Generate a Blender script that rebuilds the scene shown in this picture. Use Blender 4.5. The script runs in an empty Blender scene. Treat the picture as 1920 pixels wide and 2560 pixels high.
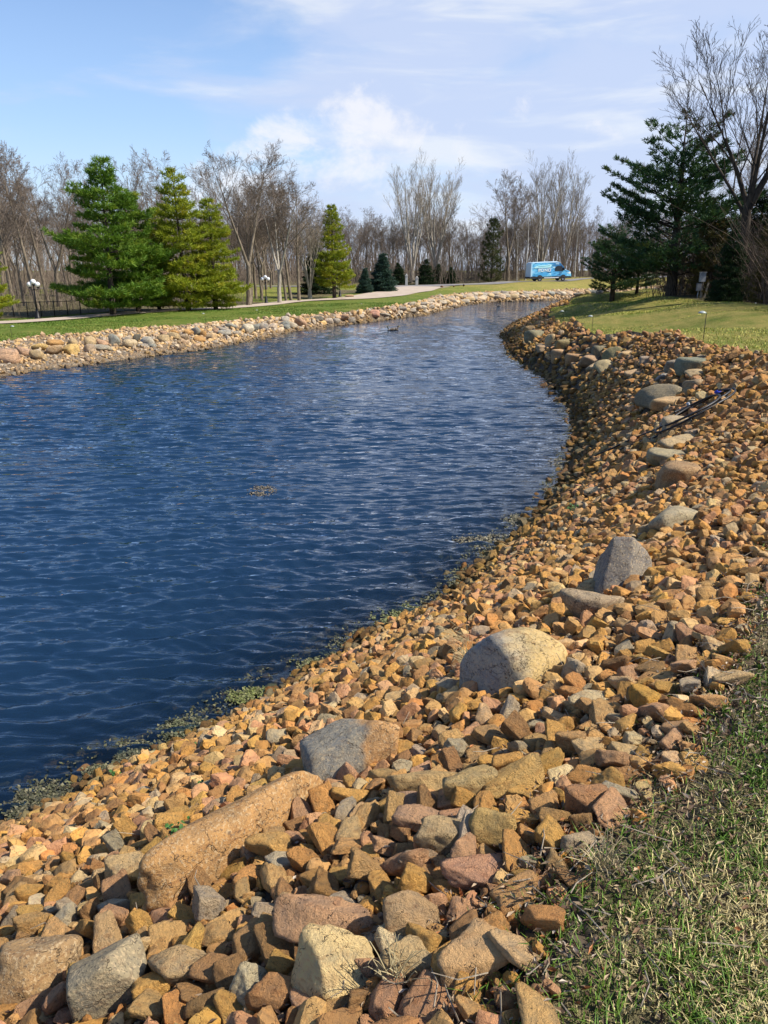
import bpy, bmesh, math, random
import numpy as np
from mathutils import Vector, Matrix

sc = bpy.context.scene
C = sc.collection
# ---------------------------------------------------------------- camera
EYE, FPX, HORIZON = 4.0, 1920.0, 670.0          # eye above the water, focal length and horizon in photograph pixels
PITCH = math.atan((1280 - HORIZON) / FPX)
cam_d = bpy.data.cameras.new('camera')
cam_d.sensor_fit = 'VERTICAL'; cam_d.sensor_height = 24.0
cam_d.lens = 24.0 * FPX / 2560
cam_d.clip_start = 0.05; cam_d.clip_end = 3000
cam = bpy.data.objects.new('camera', cam_d); C.objects.link(cam)
cam.location = (0, 0, EYE); cam.rotation_euler = (math.pi / 2 - PITCH, 0, 0)
sc.camera = cam
# ---------------------------------------------------------------- light
SUN_EL, SUN_AZ = math.radians(47), math.radians(101)      # azimuth clockwise from +Y: the sun stands to the right
sun_dir = Vector((math.sin(SUN_AZ) * math.cos(SUN_EL), math.cos(SUN_AZ) * math.cos(SUN_EL), math.sin(SUN_EL)))
sd = bpy.data.lights.new('sun', 'SUN'); sd.energy = 5.0; sd.angle = math.radians(0.8); sd.color = (1.0, 0.93, 0.82)
so = bpy.data.objects.new('sun', sd); C.objects.link(so)
so.rotation_euler = sun_dir.to_track_quat('Z', 'Y').to_euler()
vs = sc.view_settings
vs.view_transform = 'Standard'; vs.look = 'None'; vs.exposure = 0.5; vs.gamma = 1.0; vs.use_curve_mapping = False
sc.cycles.max_bounces = 6; sc.cycles.transparent_max_bounces = 12; sc.cycles.diffuse_bounces = 2
sc.cycles.glossy_bounces = 2; sc.cycles.transmission_bounces = 2
sc.cycles.caustics_reflective = False; sc.cycles.caustics_refractive = False

# ---------------------------------------------------------------- node helpers
class NT:
    def __init__(s, tree): s.t = tree; s.n = tree.nodes; s.l = tree.links
    def new(s, typ, **kw):
        n = s.n.new(typ)
        for k, v in kw.items():
            if k in ('i',):
                for a, b in v.items(): s.put(n.inputs[a], b)
            else: setattr(n, k, v)
        return n
    def put(s, inp, v):
        if hasattr(v, 'node') and hasattr(v, 'is_linked') : s.l.new(v, inp)
        else:
            if isinstance(v, tuple) and len(v) == 3 and inp.type == 'RGBA': v = v + (1,)
            inp.default_value = v
    def math(s, op, a, b=0.0, c=0.0, clamp=False):
        n = s.new('ShaderNodeMath', operation=op, use_clamp=clamp)
        s.put(n.inputs[0], a); s.put(n.inputs[1], b); s.put(n.inputs[2], c)
        return n.outputs[0]
    def ramp(s, f, a, b, lo=0.0, hi=1.0, smooth=True):
        n = s.new('ShaderNodeMapRange', interpolation_type='SMOOTHSTEP' if smooth else 'LINEAR')
        n.clamp = True
        for i, v in enumerate((f, a, b, lo, hi)): s.put(n.inputs[i], v)
        return n.outputs[0]
    def mix(s, f, a, b, mode='MIX'):
        n = s.new('ShaderNodeMix', data_type='RGBA', blend_type=mode)
        s.put(n.inputs[0], f); s.put(n.inputs[6], a); s.put(n.inputs[7], b)
        return n.outputs[2]
    def noise(s, vec, scale, detail=3, rough=.55, out=0, dist=0.0):
        n = s.new('ShaderNodeTexNoise'); n.noise_dimensions = '3D'
        if vec is not None: s.put(n.inputs['Vector'], vec)
        n.inputs['Scale'].default_value = scale; n.inputs['Detail'].default_value = detail
        n.inputs['Roughness'].default_value = rough; n.inputs['Distortion'].default_value = dist
        return n.outputs[out]
    def vor(s, vec, scale, out='Distance', feature='F1'):
        n = s.new('ShaderNodeTexVoronoi', feature=feature)
        if vec is not None: s.put(n.inputs['Vector'], vec)
        n.inputs['Scale'].default_value = scale
        return n.outputs[out]
    def mapping(s, vec, scale=(1, 1, 1), rot=(0, 0, 0), loc=(0, 0, 0)):
        n = s.new('ShaderNodeMapping'); s.put(n.inputs[0], vec)
        n.inputs[1].default_value = loc; n.inputs[2].default_value = rot; n.inputs[3].default_value = scale
        return n.outputs[0]
    def bump(s, h, strength, dist, normal=None):
        n = s.new('ShaderNodeBump'); s.put(n.inputs['Height'], h)
        n.inputs['Strength'].default_value = strength; n.inputs['Distance'].default_value = dist
        if normal is not None: s.put(n.inputs['Normal'], normal)
        return n.outputs[0]
    def attr(s, name, out='Fac'):
        n = s.new('ShaderNodeAttribute', attribute_name=name); return n.outputs[out]
    def coord(s, which='Object'):
        return s.new('ShaderNodeTexCoord').outputs[which]

def material(name):
    m = bpy.data.materials.new(name); m.use_nodes = True
    nt = NT(m.node_tree); b = m.node_tree.nodes['Principled BSDF']
    return m, nt, b

def simple(name, col, rough=.6, metal=0.0, var=.15, scale=6.0, spec=.4):
    m, t, b = material(name)
    n = t.noise(t.coord(), scale, 4)
    k = t.ramp(n, .3, .7, 1 - var, 1 + var)
    t.put(b.inputs['Base Color'], t.mix(1.0, tuple(col), t.comb(k) if hasattr(t, 'comb') else k, 'MULTIPLY'))
    b.inputs['Roughness'].default_value = rough; b.inputs['Metallic'].default_value = metal
    b.inputs['Specular IOR Level'].default_value = spec
    return m

# ---------------------------------------------------------------- world: Nishita sky with clouds
w = bpy.data.worlds.new('World'); sc.world = w; w.use_nodes = True
t = NT(w.node_tree); bg = w.node_tree.nodes['Background']
sky = t.new('ShaderNodeTexSky', sky_type='NISHITA', sun_disc=False)
sky.sun_elevation = SUN_EL; sky.sun_rotation = SUN_AZ
sky.altitude = 300; sky.air_density = 1.0; sky.dust_density = 0.3; sky.ozone_density = 3.0
d = t.coord('Generated')
sep = t.new('ShaderNodeSeparateXYZ'); t.put(sep.inputs[0], d)
dx, dy, dz = sep.outputs
az = t.math('ARCTAN2', dx, dy)
el = t.math('ARCSINE', dz)
comb = t.new('ShaderNodeCombineXYZ'); t.put(comb.inputs[0], az); t.put(comb.inputs[1], el)
ae = comb.outputs[0]
# thin streaked layer, heavier to the right
st = t.mapping(ae, (2.4, 9.0, 1), (0, 0, math.radians(-14)), (3.1, 1.7, 0))
s1 = t.noise(st, 1.6, 7, .55, dist=.5)
side = t.ramp(az, -.34, .16)
behind = t.ramp(az, .9, 1.8, 0.0, .35)
thr = t.math('SUBTRACT', .68, t.math('MULTIPLY', side, .42))
layer = t.ramp(t.math('SUBTRACT', s1, thr), -.16, .20)
high = t.ramp(el, .36, .8, 1.0, .15)
layer = t.math('MULTIPLY', t.math('MULTIPLY', layer, high), t.math('SUBTRACT', 1.0, behind))
# bright streaks within it
s2 = t.noise(t.mapping(ae, (3.0, 17.0, 1), (0, 0, math.radians(-10)), (7.3, 2.2, 0)), 1.5, 7, .55, dist=.4)
lit = t.ramp(s2, .46, .70)
# cumulus puffs rising along a diagonal
cn = t.noise(t.mapping(ae, (9, 12, 1), (0, 0, 0), (1.3, .4, 0)), 1.3, 9, .62, dist=.35)
line = t.math('SUBTRACT', az, t.math('ADD', t.math('MULTIPLY', el, 1.45), -.375))
lm = t.math('MULTIPLY', t.ramp(line, -.055, .02), t.ramp(line, .06, .40, 1.0, .45))
em = t.math('MULTIPLY', t.ramp(el, .0, .05), t.ramp(el, .15, .25, 1.0, .12))
cum = t.ramp(t.math('ADD', t.math('MULTIPLY', t.math('MULTIPLY', lm, em), .34), cn), .71, .95)
cum = t.math('MULTIPLY', cum, t.ramp(t.math('ABSOLUTE', az), .7, 1.2, 1.0, .15))
hz = t.ramp(el, .0, .17, .62, .0)
skyc = t.mix(t.math('MULTIPLY', 1.0, 0.0), sky.outputs[0], sky.outputs[0])
skyc = t.mix(1.0, skyc, (0.84, 1.03, 1.28), 'MULTIPLY'); skyc = t.mix(t.ramp(el, .05, .50, .50, .0), skyc, (4.9, 6.3, 7.9))
lav = t.mix(lit, (4.5, 5.2, 6.9), (6.2, 6.5, 7.1))
c = t.mix(hz, skyc, (5.8, 6.4, 7.1))
c = t.mix(t.math('MULTIPLY', layer, .84), c, lav)
c = t.mix(t.math('MULTIPLY', cum, .78), c, (7.0, 7.0, 7.3))
t.put(bg.inputs[0], c); bg.inputs[1].default_value = 0.098

# ---------------------------------------------------------------- numeric helpers
def axis(py): return math.atan((1280 - py) / FPX)
def px2w(px, py, z):
    """where the sight line of a photograph pixel meets the level z"""
    X, Y = (px - 960) / FPX, (1280 - py) / FPX
    dz = -math.sin(PITCH) + Y * math.cos(PITCH); dy = math.cos(PITCH) + Y * math.sin(PITCH)
    k = (z - EYE) / dz
    return (X * k, dy * k, z)
def at_y(px, py, yd):
    X, Y = (px - 960) / FPX, (1280 - py) / FPX
    dz = -math.sin(PITCH) + Y * math.cos(PITCH); dy = math.cos(PITCH) + Y * math.sin(PITCH)
    k = yd / dy
    return (X * k, yd, EYE + dz * k)
def depth_of(p):
    return p[1] * math.cos(PITCH) - (p[2] - EYE) * math.sin(PITCH)

def _hash(ix, iy, iz, seed):
    h = (ix * 374761393 + iy * 668265263 + iz * 2147483647 + seed * 974634777) & 0xffffffff
    h = ((h ^ (h >> 13)) * 1274126177) & 0xffffffff
    return ((h ^ (h >> 16)) & 0xffff) / 65535.0
def vnoise(p, seed=0):
    p = np.asarray(p, float); i = np.floor(p).astype(np.int64); f = p - i; f = f * f * (3 - 2 * f)
    r = 0
    for a in (0, 1):
        for b in (0, 1):
            for c_ in (0, 1):
                wt = (f[:, 0] if a else 1 - f[:, 0]) * (f[:, 1] if b else 1 - f[:, 1]) * (f[:, 2] if c_ else 1 - f[:, 2])
                r = r + wt * _hash(i[:, 0] + a, i[:, 1] + b, i[:, 2] + c_, seed)
    return r
def fbm(p, seed=0, oct=3):
    r, a, tot = 0, 1.0, 0
    for k in range(oct):
        r = r + a * vnoise(np.asarray(p) * 2 ** k + 17.3 * k, seed + k); tot += a; a *= .5
    return r / tot

# ---------------------------------------------------------------- mesh helpers
def mesh_np(name, V, F, mats, cols=None, smooth=False, mi=None, attrs=None):
    me = bpy.data.meshes.new(name)
    V = np.asarray(V, np.float32); 
    groups = F if isinstance(F, (list, tuple)) else [F]
    groups = [np.asarray(g, np.int32) for g in groups if len(g)]
    nl = sum(g.size for g in groups); nf = sum(len(g) for g in groups)
    me.vertices.add(len(V)); me.vertices.foreach_set('co', V.ravel())
    me.loops.add(nl); me.loops.foreach_set('vertex_index', np.concatenate([g.ravel() for g in groups]))
    tot = np.concatenate([np.full(len(g), g.shape[1], np.int32) for g in groups])
    st_ = np.concatenate(([0], np.cumsum(tot)[:-1])).astype(np.int32)
    me.polygons.add(nf); me.polygons.foreach_set('loop_start', st_); me.polygons.foreach_set('loop_total', tot)
    if mi is not None: me.polygons.foreach_set('material_index', np.asarray(mi, np.int32))
    me.polygons.foreach_set('use_smooth', np.full(nf, smooth))
    if cols is not None:
        a = me.color_attributes.new('col', 'FLOAT_COLOR', 'POINT')
        cc = np.ones((len(V), 4), np.float32); cc[:, :3] = cols; a.data.foreach_set('color', cc.ravel())
    for k, v in (attrs or {}).items():
        a = me.attributes.new(k, 'FLOAT', 'POINT'); a.data.foreach_set('value', np.asarray(v, np.float32))
    me.update(calc_edges=True)
    for m in (mats if isinstance(mats, (list, tuple)) else [mats]): me.materials.append(m)
    return me
def put(name, me, parent=None, loc=(0, 0, 0), rot=(0, 0, 0), scale=(1, 1, 1)):
    o = bpy.data.objects.new(name, me); C.objects.link(o)
    o.location = loc; o.rotation_euler = rot; o.scale = scale
    if parent is not None: o.parent = parent
    return o
def tag(o, label=None, cat=None, group=None, kind=None):
    if label: o['label'] = label
    if cat: o['category'] = cat
    if group: o['group'] = group
    if kind: o['kind'] = kind
    return o
def thing(name, label, cat, loc=(0, 0, 0), rz=0.0, group=None):
    o = bpy.data.objects.new(name, None); C.objects.link(o)
    o.empty_display_size = .2; o.location = loc; o.rotation_euler = (0, 0, rz)
    return tag(o, label, cat, group)
def dup(root, loc, rz=0.0, scale=1.0, label=None, group=None, cat=None):
    r = root.copy(); C.objects.link(r); r.location = loc; r.rotation_euler = (0, 0, rz)
    r.scale = (scale,) * 3 if isinstance(scale, (int, float)) else scale
    if label: r['label'] = label
    if group: r['group'] = group
    for ch in root.children:
        c_ = ch.copy(); C.objects.link(c_); c_.parent = r
        for g in ch.children:
            e = g.copy(); C.objects.link(e); e.parent = c_
    return r

class Geo:
    """collects vertices and faces of one part"""
    def __init__(s): s.v = []; s.f3 = []; s.f4 = []; s.n = 0; s.c = []
    def add(s, V, F, col=None):
        V = np.asarray(V, float); F = np.asarray(F, int) + s.n
        (s.f3 if F.shape[1] == 3 else s.f4).append(F)
        s.v.append(V); s.n += len(V)
        if col is not None: s.c.append(np.broadcast_to(np.asarray(col, float), (len(V), 3)))
        return s
    def tube(s, P, R, sides=6, cap=True, col=None):
        P = np.asarray(P, float); R = np.broadcast_to(np.asarray(R, float), (len(P),))
        T = np.gradient(P, axis=0); T /= np.linalg.norm(T, axis=1)[:, None] + 1e-9
        ref = np.where(np.abs(T[:, 2:3]) > .9, np.array([[1., 0, 0]]), np.array([[0., 0, 1]]))
        A = np.cross(ref, T); A /= np.linalg.norm(A, axis=1)[:, None] + 1e-9
        B = np.cross(T, A)
        ang = np.arange(sides) * 2 * math.pi / sides
        ring = (np.cos(ang)[None, :, None] * A[:, None, :] + np.sin(ang)[None, :, None] * B[:, None, :])
        V = P[:, None, :] + ring * R[:, None, None]
        k = np.arange(len(P) - 1)[:, None] * sides; j = np.arange(sides)[None, :]; j2 = (j + 1) % sides
        F = np.stack([k + j, k + j2, k + sides + j2, k + sides + j], -1).reshape(-1, 4)
        V = V.reshape(-1, 3)
        if cap and sides > 3:
            n0 = len(V); V = np.vstack([V, P[:1], P[-1:]])
            e = (len(P) - 1) * sides
            jj = np.arange(sides); j3 = (jj + 1) % sides
            s.add(V, F, col)
            base = s.n - len(V)
            s.f3.append(np.stack([np.full(sides, n0), j3, jj], -1) + base)
            s.f3.append(np.stack([np.full(sides, n0 + 1), e + jj, e + j3], -1) + base)
        else: s.add(V, F, col)
        return s
    def box(s, lo, hi, col=None):
        x0, y0, z0 = lo; x1, y1, z1 = hi
        V = [(x0, y0, z0), (x1, y0, z0), (x1, y1, z0), (x0, y1, z0), (x0, y0, z1), (x1, y0, z1), (x1, y1, z1), (x0, y1, z1)]
        F = [(0, 3, 2, 1), (4, 5, 6, 7), (0, 1, 5, 4), (1, 2, 6, 5), (2, 3, 7, 6), (3, 0, 4, 7)]
        return s.add(V, F, col)
    def lathe(s, prof, sides=12, centre=(0, 0, 0), col=None):
        P = np.array([(0, 0, z) for r, z in prof], float) + np.asarray(centre)
        ang = np.arange(sides) * 2 * math.pi / sides
        V = np.stack([np.stack([centre[0] + r * np.cos(ang), centre[1] + r * np.sin(ang), np.full(sides, centre[2] + z)], -1) for r, z in prof])
        k = np.arange(len(prof) - 1)[:, None] * sides; j = np.arange(sides)[None, :]; j2 = (j + 1) % sides
        F = np.stack([k + j, k + j2, k + sides + j2, k + sides + j], -1).reshape(-1, 4)
        return s.add(V.reshape(-1, 3), F, col)
    def mesh(s, name, mat, smooth=False):
        F = []
        if s.f3: F.append(np.concatenate(s.f3))
        if s.f4: F.append(np.concatenate(s.f4))
        return mesh_np(name, np.concatenate(s.v), F, mat, np.concatenate(s.c) if s.c else None, smooth)
    def build(s, name, mat, parent=None, smooth=False, **kw):
        return put(name, s.mesh(name, mat, smooth), parent, **kw)

def bevel(o, w=.02, seg=2):
    md = o.modifiers.new('bevel', 'BEVEL'); md.width = w; md.segments = seg; md.limit_method = 'ANGLE'; md.angle_limit = .6
    return o

# ================================================================ TERRAIN
def W(l): return [px2w(x, y, 0)[:2] for x, y in l]
near_shore = [(-70, -22), (-34, -6), (-13, 1.2), (-6.5, 3.4)] + W([(0, 2090), (191, 2000), (239, 1944), (360, 1905), (456, 1866), (700, 1740), (752, 1690),
    (865, 1648), (904, 1592), (1012, 1562), (1117, 1510), (1180, 1435), (1319, 1331), (1389, 1250), (1435, 1157), (1447, 1076),
    (1429, 1018), (1377, 949), (1285, 891), (1261, 839), (1285, 810), (1366, 776)]) + [(21, 84), (28, 92), (40, 100), (62, 106)]
far_shore = [(-90, 6), (-50, 16), (-30, 22.5)] + W([(0, 944), (80, 928), (207, 914), (358, 893), (517, 873), (660, 846), (719, 830),
    (839, 814), (958, 800), (1060, 787), (1120, 772), (1180, 760), (1241, 755), (1361, 752), (1446, 746)]) + [(42, 113), (62, 112)]
lawn_near = [(.2, -30, 2.35), (.3, -4, 2.35), (.42, 0, 2.35)] + [px2w(x, y, z) for x, y, z in [(1366, 2560, 2.35), (1423, 2268, 2.36), (1539, 2118, 2.38), (1713, 1967, 2.4), (1805, 1805, 2.42),
    (1898, 1551, 2.43)]] + [(3.6, 6.0, 2.45), (5.2, 9.5, 2.48)] + [px2w(x, y, z) for x, y, z in [(1920, 886, 2.48), (1757, 858, 2.3), (1618, 838, 2.0), (1483, 834, 1.7), (1404, 817, 1.3), (1367, 803, 1.0), (1387, 777, 1.1)]] + \
    [(17.5, 66, 1.35), (24, 78, 1.4), (36, 91, 1.5), (62, 98, 1.8)]
lawn_far = [(-90, 16, .8), (-50, 25, .75), (-32, 30, .72)] + [px2w(x, y, z) for x, y, z in [(0, 855, .7), (80, 842, .7), (199, 835, .7), (330, 821, .7), (477, 813, .7), (660, 797, .7),
    (759, 789, .75), (878, 779, .8), (1018, 761, .9), (1057, 753, .95), (1097, 741, 1.0), (1197, 732, 1.0), (1331, 730, .95), (1500, 725, .9)]] + [(62, 119, .9)]
NS, FS = np.array(near_shore), np.array(far_shore)
LN, LF = np.array(lawn_near), np.array(lawn_far)
WATER = np.vstack([NS, FS[::-1]])
ROCK = np.vstack([LN[:, :2], LF[::-1, :2]])
def seg_dist(P, L):
    P = np.asarray(P, float); A = L[:-1]; B = L[1:]; D = B - A
    out = np.full(len(P), 1e9)
    for a, dd in zip(A, D):
        tt = np.clip(((P - a) @ dd) / (dd @ dd + 1e-12), 0, 1)
        q = P - (a + tt[:, None] * dd)
        out = np.minimum(out, np.einsum('ij,ij->i', q, q))
    return np.sqrt(out)
def inside(P, poly):
    x, y = np.asarray(P)[:, 0], np.asarray(P)[:, 1]; r = np.zeros(len(x), bool)
    n = len(poly)
    for i in range(n):
        x0, y0 = poly[i]; x1, y1 = poly[(i + 1) % n]
        if y0 == y1: continue
        cnd = ((y0 > y) != (y1 > y)) & (x < (x1 - x0) * (y - y0) / (y1 - y0) + x0)
        r ^= cnd
    return r
CTRL = np.array(list(map(tuple, LN)) + list(map(tuple, LF)) + [
    (-24, 50, .62), (-13, 71, .65), (-5.4, 87, .75), (2, 100, 1.15), (8, 110, 1.4), (14, 120, 1.6), (24, 127, 1.95), (36, 128, 2.5), (50, 135, 2.7), (90, 150, 3.2),
    (-34, 46, .62), (-45, 60, .8), (-30, 66, .75), (-20, 80, .75), (-60, 60, 1.0), (-40, 90, 1.2), (-20, 110, 1.5), (-8, 116, 1.45), (-30, 140, 2.0), (0, 145, 2.2), (30, 150, 2.6), (-90, 100, 2.0), (0, 200, 3), (80, 200, 3.5), (-90, 200, 3),
    (9, 21, 2.42), (12, 26, 2.6), (14, 34, 2.6), (17, 45, 2.58), (11.5, 36, 2.1), (13.5, 48, 2.0), (17.5, 61, 2.2), (21, 61, 2.55), (26, 60, 2.6), (18, 30, 2.8), (25, 40, 2.9), (30, 70, 2.2), (40, 80, 2.1), (30, 20, 2.9), (12, 12, 2.6),
    (5, 2, 2.4), (10, 4, 2.5), (2, -10, 2.4), (45, 50, 3.2), (5, -30, 2.6), (80, 60, 3.4)], float)
def upland(P):
    P = np.asarray(P, float); num = 0; den = 0
    for x, y, z in CTRL:
        d2 = (P[:, 0] - x) ** 2 + (P[:, 1] - y) ** 2 + 1.5 + .0006 * (x * x + y * y)
        wt = d2 ** -1.9; num = num + wt * z; den = den + wt
    return num / den
def height(P):
    P = np.asarray(P, float).reshape(-1, 2)
    U = upland(P)
    iw = inside(P, WATER); ir = inside(P, ROCK)
    dsn, dsf = seg_dist(P, NS), seg_dist(P, FS)
    dln, dlf = seg_dist(P, LN[:, :2]), seg_dist(P, LF[:, :2])
    near = np.minimum(dsn, dln) < np.minimum(dsf, dlf)
    dS = np.where(near, dsn, dsf); dL = np.where(near, dln, dlf)
    tt = dS / (dS + dL + 1e-6)
    bank = U * (tt + .18 * np.sin(np.pi * np.clip(tt, 0, 1)) * np.where(near, .4, 1.0))
    dW = np.minimum(dsn, dsf)
    bed = -np.minimum(.42 * dW, 1.9)
    return np.where(iw, bed, np.where(ir, bank, U))
def h1(x, y): return float(height([(x, y)])[0])
def hit(px, py, lo=1.2, hi=190):
    """where a sight line first meets the ground"""
    ys = np.concatenate([np.arange(lo, 12, .04), np.arange(12, 60, .15), np.arange(60, hi, .5)])
    p0 = np.array([at_y(px, py, 1.0)]) ; dirx = p0[0, 0]; slope = p0[0, 2] - EYE
    P = np.stack([dirx * ys, ys], -1); z = EYE + slope * ys
    g = np.maximum(height(P), 0.0)
    k = np.argmax(z <= g)
    if z[k] > g[k]: k = len(ys) - 1
    return (P[k, 0], P[k, 1], g[k])

def lines(segs):
    out = []
    for a, b, s_ in segs: out += list(np.arange(a, b, s_))
    return np.array(out)
GX = np.concatenate([-np.geomspace(420, 44, 14), lines([(-42, -8, .8), (-8, -3.5, .35), (-3.5, 5, .15), (5, 14, .35), (14, 42, .8)]), np.geomspace(43, 420, 14)])
GY = np.concatenate([lines([(-40, -8, 4), (-8, 0, .8), (0, 7, .15), (7, 18, .3), (18, 62, .6), (62, 132, .9)]), np.geomspace(133, 700, 20)])
gx, gy = np.meshgrid(GX, GY); GP = np.stack([gx.ravel(), gy.ravel()], -1)
nx, ny = len(GX), len(GY)
def snap(P, L, cell):
    """pull grid points that lie close to an edge onto it, so the lawn ends in a clean line"""
    A, D = L[:-1], L[1:] - L[:-1]; best = np.full(len(P), 1e9); Q = P.copy()
    for a, dd in zip(A, D):
        tt = np.clip(((P - a) @ dd) / (dd @ dd), 0, 1); q = a + tt[:, None] * dd
        e = np.linalg.norm(P - q, axis=1); m_ = e < best
        best = np.where(m_, e, best); Q = np.where(m_[:, None], q, Q)
    return np.where((best < cell)[:, None], Q, P), best
cellx = np.gradient(GX)[None, :].repeat(ny, 0).ravel(); celly = np.gradient(GY)[:, None].repeat(nx, 1).ravel()
cell = .5 * np.minimum(cellx, celly)
GP, b1 = snap(GP, LN[:, :2], cell); GP, b2 = snap(GP, LF[:, :2], cell)
GZ = height(GP)
on_edge = (b1 < cell) | (b2 < cell)
inr = inside(GP, ROCK)
wob = (fbm(np.stack([GP[:, 0] * .35, GP[:, 1] * .35, GP[:, 0] * 0], -1), 5, 2) - .5) * np.clip((np.hypot(GP[:, 0], GP[:, 1]) - 4) * .02, 0, .16)
GZ = GZ + np.where(inr, 0, wob)
GV = np.column_stack([GP, GZ])
ii = (np.arange(ny - 1)[:, None] * nx + np.arange(nx - 1)[None, :]).ravel()
QF = np.stack([ii, ii + 1, ii + nx + 1, ii + nx], -1)
isl = (on_edge | ~inr)[QF].all(1)
dry_c = np.array([(-30, 45, 0.0), (-15, 60, .05), (0, 78, .1), (10, 100, .25), (25, 118, .9), (50, 125, 1.0), (10, 20, .62), (14, 35, .62), (10, 40, .75), (20, 55, .7), (3, 3, .55), (-20, 110, .45), (-20, 90, .4)])
dd2 = [((GP[:, 0] - a) ** 2 + (GP[:, 1] - b) ** 2 + 9) ** -1.5 for a, b, _ in dry_c]
dry = sum(w_ * c_[2] for w_, c_ in zip(dd2, dry_c)) / sum(dd2)
# where leaf litter replaces turf: the wood floors behind the path and at the right
LIT_L = np.array([(-95, 43), (-45, 49.5), (-27, 53.2), (-20.5, 62.5), (-13, 75.5), (-11, 79), (-24, 88), (-50, 95), (-95, 110)])
LIT_R = np.array([(20.6, 62), (19.4, 50), (15.2, 46.5), (16.2, 42.5), (17.2, 38.5), (15.4, 33), (14.2, 28), (14.4, 22), (16, 10), (40, 0), (90, 20), (90, 70), (40, 62)])
LIT_B = np.array([(-10, 119.5), (3, 121), (9, 122.5), (14, 128), (24, 134), (36, 135.5), (60, 141), (95, 155), (400, 420), (-400, 420), (-120, 150), (-30, 128)])
LIT_M = np.array([(-9.5, 86), (-7.5, 92), (-5.0, 96), (-1.5, 101), (-2.2, 106), (-8, 104), (-12, 96)])
def litter_amount(P):
    r = np.zeros(len(P))
    for L in (LIT_L, LIT_R, LIT_B, LIT_M):
        d_ = seg_dist(P, np.vstack([L, L[:1]])); r = np.maximum(r, np.clip(.5 + np.where(inside(P, L), d_, -d_) / 1.4, 0, 1))
    return r
litter = np.maximum(litter_amount(GP), np.clip((8.5 - GP[:, 1]) / 2.5, 0, 1))

# ---------------- ground materials
m_lawn, t, b = material('lawn_turf')
p = t.coord()
n1 = t.noise(p, .35, 4, .6); n2 = t.noise(t.mapping(p, (1, .55, 1)), 2.2, 5, .7); n3 = t.noise(p, 26, 4, .7)
dryf = t.math('ADD', t.attr('dry'), t.math('MULTIPLY', t.math('SUBTRACT', n1, .5), .9))
dryf = t.math('ADD', dryf, t.math('MULTIPLY', t.math('SUBTRACT', n2, .5), 1.9))
dryf = t.math('ADD', dryf, t.math('MULTIPLY', t.math('SUBTRACT', t.noise(t.mapping(p, (.5, 1.1, 1)), .9, 5, .7), .5), 1.5))
dryf = t.ramp(dryf, -.15, 1.15, .06, 1.0)
g = t.mix(t.ramp(n3, .3, .7), (.060, .108, .010), (.118, .175, .020))
s_ = t.mix(t.ramp(n3, .3, .7), (.22, .185, .040), (.37, .30, .095))
col = t.mix(dryf, g, s_)
ln = t.noise(p, 5, 5, .7)
lit = t.mix(t.ramp(ln, .35, .65), (.07, .065, .030), (.19, .155, .08))
litf = t.ramp(t.math('ADD', t.attr('litter'), t.math('MULTIPLY', t.math('SUBTRACT', n2, .5), .6)), .4, .6)
col = t.mix(litf, col, lit)
t.put(b.inputs['Base Color'], col); b.inputs['Roughness'].default_value = .9; b.inputs['Specular IOR Level'].default_value = .15
hgt = t.math('ADD', t.noise(t.mapping(p, (1, 1, .4)), 38, 3, .8), t.math('MULTIPLY', n2, 1.5))
t.put(b.inputs['Normal'], t.bump(hgt, .9, .05))

m_bank, t, b = material('bank_gravel')
p = t.coord()
v = t.vor(p, 9.0); vc = t.vor(p, 9.0, 'Color')
sepc = t.new('ShaderNodeSeparateColor'); t.put(sepc.inputs[0], vc)
col = t.mix(sepc.outputs[0], (.28, .19, .11), (.42, .31, .19))
col = t.mix(t.ramp(sepc.outputs[1], .75, .9), col, (.22, .2, .17))
zz = t.new('ShaderNodeSeparateXYZ'); t.put(zz.inputs[0], p)
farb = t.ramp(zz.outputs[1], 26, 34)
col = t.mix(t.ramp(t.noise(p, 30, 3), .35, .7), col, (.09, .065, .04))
col = t.mix(t.math('MULTIPLY', t.math('MULTIPLY_ADD', t.ramp(zz.outputs[0], -8, 4), 1.0, t.math('SUBTRACT', 1.0, farb), clamp=True), .8), col, (.055, .04, .026))  # near bank soil darkened further, painting shade into gaps between stones
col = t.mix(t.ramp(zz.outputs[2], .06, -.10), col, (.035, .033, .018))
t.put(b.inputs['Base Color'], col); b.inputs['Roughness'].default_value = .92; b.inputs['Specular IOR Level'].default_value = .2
t.put(b.inputs['Normal'], t.bump(t.math('SUBTRACT', 1.0, v), 1.0, .10))

used_l = np.unique(QF[isl]); mp = np.full(len(GV), -1); mp[used_l] = np.arange(len(used_l))
tag(put('lawn', mesh_np('lawn', GV[used_l], mp[QF[isl]], m_lawn, smooth=True, attrs={'dry': dry[used_l], 'litter': litter[used_l]})),
    'mown lawn, green on the far bank and straw yellow to the right', kind='structure')
used_b = np.unique(QF[~isl]); mp = np.full(len(GV), -1); mp[used_b] = np.arange(len(used_b))
tag(put('bank', mesh_np('bank', GV[used_b], mp[QF[~isl]], m_bank, smooth=True)), 'sloping banks and bed of the pond under the stones', kind='structure')

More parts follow.
